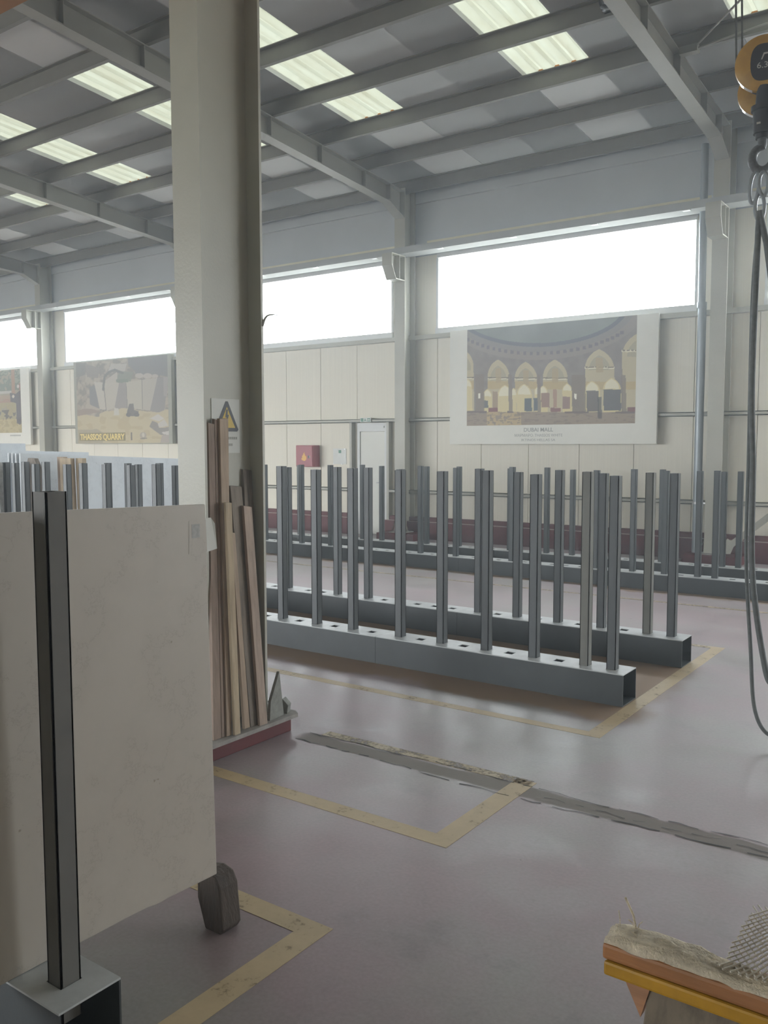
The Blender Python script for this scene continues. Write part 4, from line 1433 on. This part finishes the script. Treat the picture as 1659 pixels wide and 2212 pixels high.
# small curved cable hook on the back flange of the near pillar
hk2 = smooth_path([(-3.405, 3.600, 2.300), (-3.396, 3.612, 2.340), (-3.385, 3.630, 2.361), (-3.368, 3.665, 2.366), (-3.355, 3.690, 2.363)], 6)
MB().tube(hk2, [.009 - .008 * (k / (len(hk2) - 1)) for k in range(len(hk2))], 8).build('cable_hook', M['text'], pil, smooth=True)

# ------------------------------------------------------------------ yellow A-frame at the lower right
af = empty('frame_trolley', (-.2, 1.45, 0), 'yellow trolley rail with worn felt top at the lower right corner', 'trolley')
RX0, RY, RZ = -.552, 1.432, .768
MB().box(RX0, 1.2, RY, RY + .075, RZ - .029, RZ).build('timber_rail', M['rail_orange'], af, bevel=.006)
MB().box(RX0 + .004, 1.2, RY - .003, RY + .070, RZ - .056, RZ - .030).build('steel_rail', M['rail_yellow'], af, bevel=.005)
mb = MB()
r = random.Random(4)
nx, ny = 70, 10
gz = {}
for i in range(nx + 1):
    for j in range(ny + 1):
        x = RX0 + .002 + (i / nx) * 1.72
        fr_ = .008 * r.random() if j == 0 else 0
        yv = RY + .004 - fr_ + j / ny * (.060 + .012 * math.sin(i * .37))
        zz = RZ + .004 + .008 * r.random() + .010 * math.exp(-((i - 4) / 3.0) ** 2) * math.sin(j / ny * math.pi)
        if j == 0:
            zz = RZ + .001
        gz[i, j] = len(mb.v)
        mb.v.append((x, yv, zz))
for i in range(nx):
    for j in range(ny):
        mb.f.append((gz[i, j], gz[i + 1, j], gz[i + 1, j + 1], gz[i, j + 1]))
        mb.mi.append(0)
fe_ = mb.build('felt_strip', M['carpet'], af, smooth=True)
md = fe_.modifiers.new('thick', 'SOLIDIFY')
md.thickness = .006
mb = MB()
for k in range(9):
    x = RX0 + .012 + .05 * r.random() if k < 6 else RX0 + r.random() * .7
    y = RY + .03 + .05 * r.random()
    a = r.random() * 6.28
    h_ = .012 + .022 * r.random()
    mb.tube([(x, y, RZ + .008), (x + .004 * math.cos(a), y + .004 * math.sin(a), RZ + .008 + h_ * .6), (x + .012 * math.cos(a), y + .012 * math.sin(a), RZ + .008 + h_)], .0009, 5)
mb.tube([(RX0 + .04, RY + .06, RZ + .01), (RX0 + .034, RY + .06, RZ + .035), (RX0 + .018, RY + .062, RZ + .062)], .0022, 6)
tag(mb.build('frayed_fibre', M['carpet'], af), kind='stuff')
# sloping side board and bracket
MB().quadbox([(RX0 + .080, RY - .175, RZ - .48), (1.2, RY - .175, RZ - .48), (1.2, RY - .160, RZ - .48), (RX0 + .080, RY - .160, RZ - .48),
              (RX0 + .080, RY + .012, RZ - .056), (1.2, RY + .012, RZ - .056), (1.2, RY + .030, RZ - .056), (RX0 + .080, RY + .030, RZ - .056)]).build('side_board', M['wood_board'], af, bevel=.003)
MB().prism([(RX0 + .040, RY + .006, RZ - .056), (RX0 + .085, RY + .006, RZ - .056), (RX0 + .074, RY - .008, RZ - .105)], (0, .02, 0)).build('bracket', M['rail_orange'], af)
for x in (RX0 + .16, 1.1):
    MB().quadbox([(x, RY - .27, 0), (x + .05, RY - .27, 0), (x + .05, RY - .24, 0), (x, RY - .24, 0),
                  (x, RY + .032, RZ - .056), (x + .05, RY + .032, RZ - .056), (x + .05, RY + .06, RZ - .056), (x, RY + .06, RZ - .056)]).build('leg', M['rail_yellow'], af)
    MB().quadbox([(x, RY + .27, 0), (x + .05, RY + .27, 0), (x + .05, RY + .32, 0), (x, RY + .32, 0),
                  (x, RY + .03, RZ - .056), (x + .05, RY + .03, RZ - .056), (x + .05, RY + .06, RZ - .056), (x, RY + .06, RZ - .056)]).build('leg', M['rail_yellow'], af)

# net bundle lying on the rail
nb_ = empty('net_bundle', (-.05, 1.56, RZ), 'pale woven netting heaped on the trolley rail at the right edge', 'net')


def net_z(x, y):
    e = max(0.0, min(1.0, (x + .36) / .30))
    e = e * e * (3 - 2 * e)
    b = max(0.0, 1 - ((y - 1.58) / .14) ** 2)
    return RZ + .012 + .115 * e * b ** .8 + .006 * math.sin(x * 60 + y * 25) * e


mb = MB()
for k in range(60):
    for sgn in (-1, 1):
        pts_ = []
        for q in range(29):
            y = 1.452 + q * .009
            x = -.40 + k * .0125 + sgn * (q - 14) * .0055
            if -.36 < x < .45:
                pts_.append((x, y, net_z(x, y) + .001 * sgn))
        if len(pts_) > 2:
            mb.tube(pts_, .0016, 4)
mb.build('mesh_cords', M['net'], nb_)
mb = MB()
g_ = {}
for i in range(15):
    for j in range(5):
        x = -.27 + i * .04
        y = 1.475 + j * .011 + .006 * math.sin(i * 1.3)
        g_[i, j] = len(mb.v)
        mb.v.append((x, y, net_z(x, y) + .006 + .004 * math.sin(i * 1.9 + j * 1.7)))
for i in range(14):
    for j in range(4):
        mb.f.append((g_[i, j], g_[i + 1, j], g_[i + 1, j + 1], g_[i, j + 1]))
        mb.mi.append(0)
mb.build('plastic_strip', M['plastic'], nb_, smooth=True)
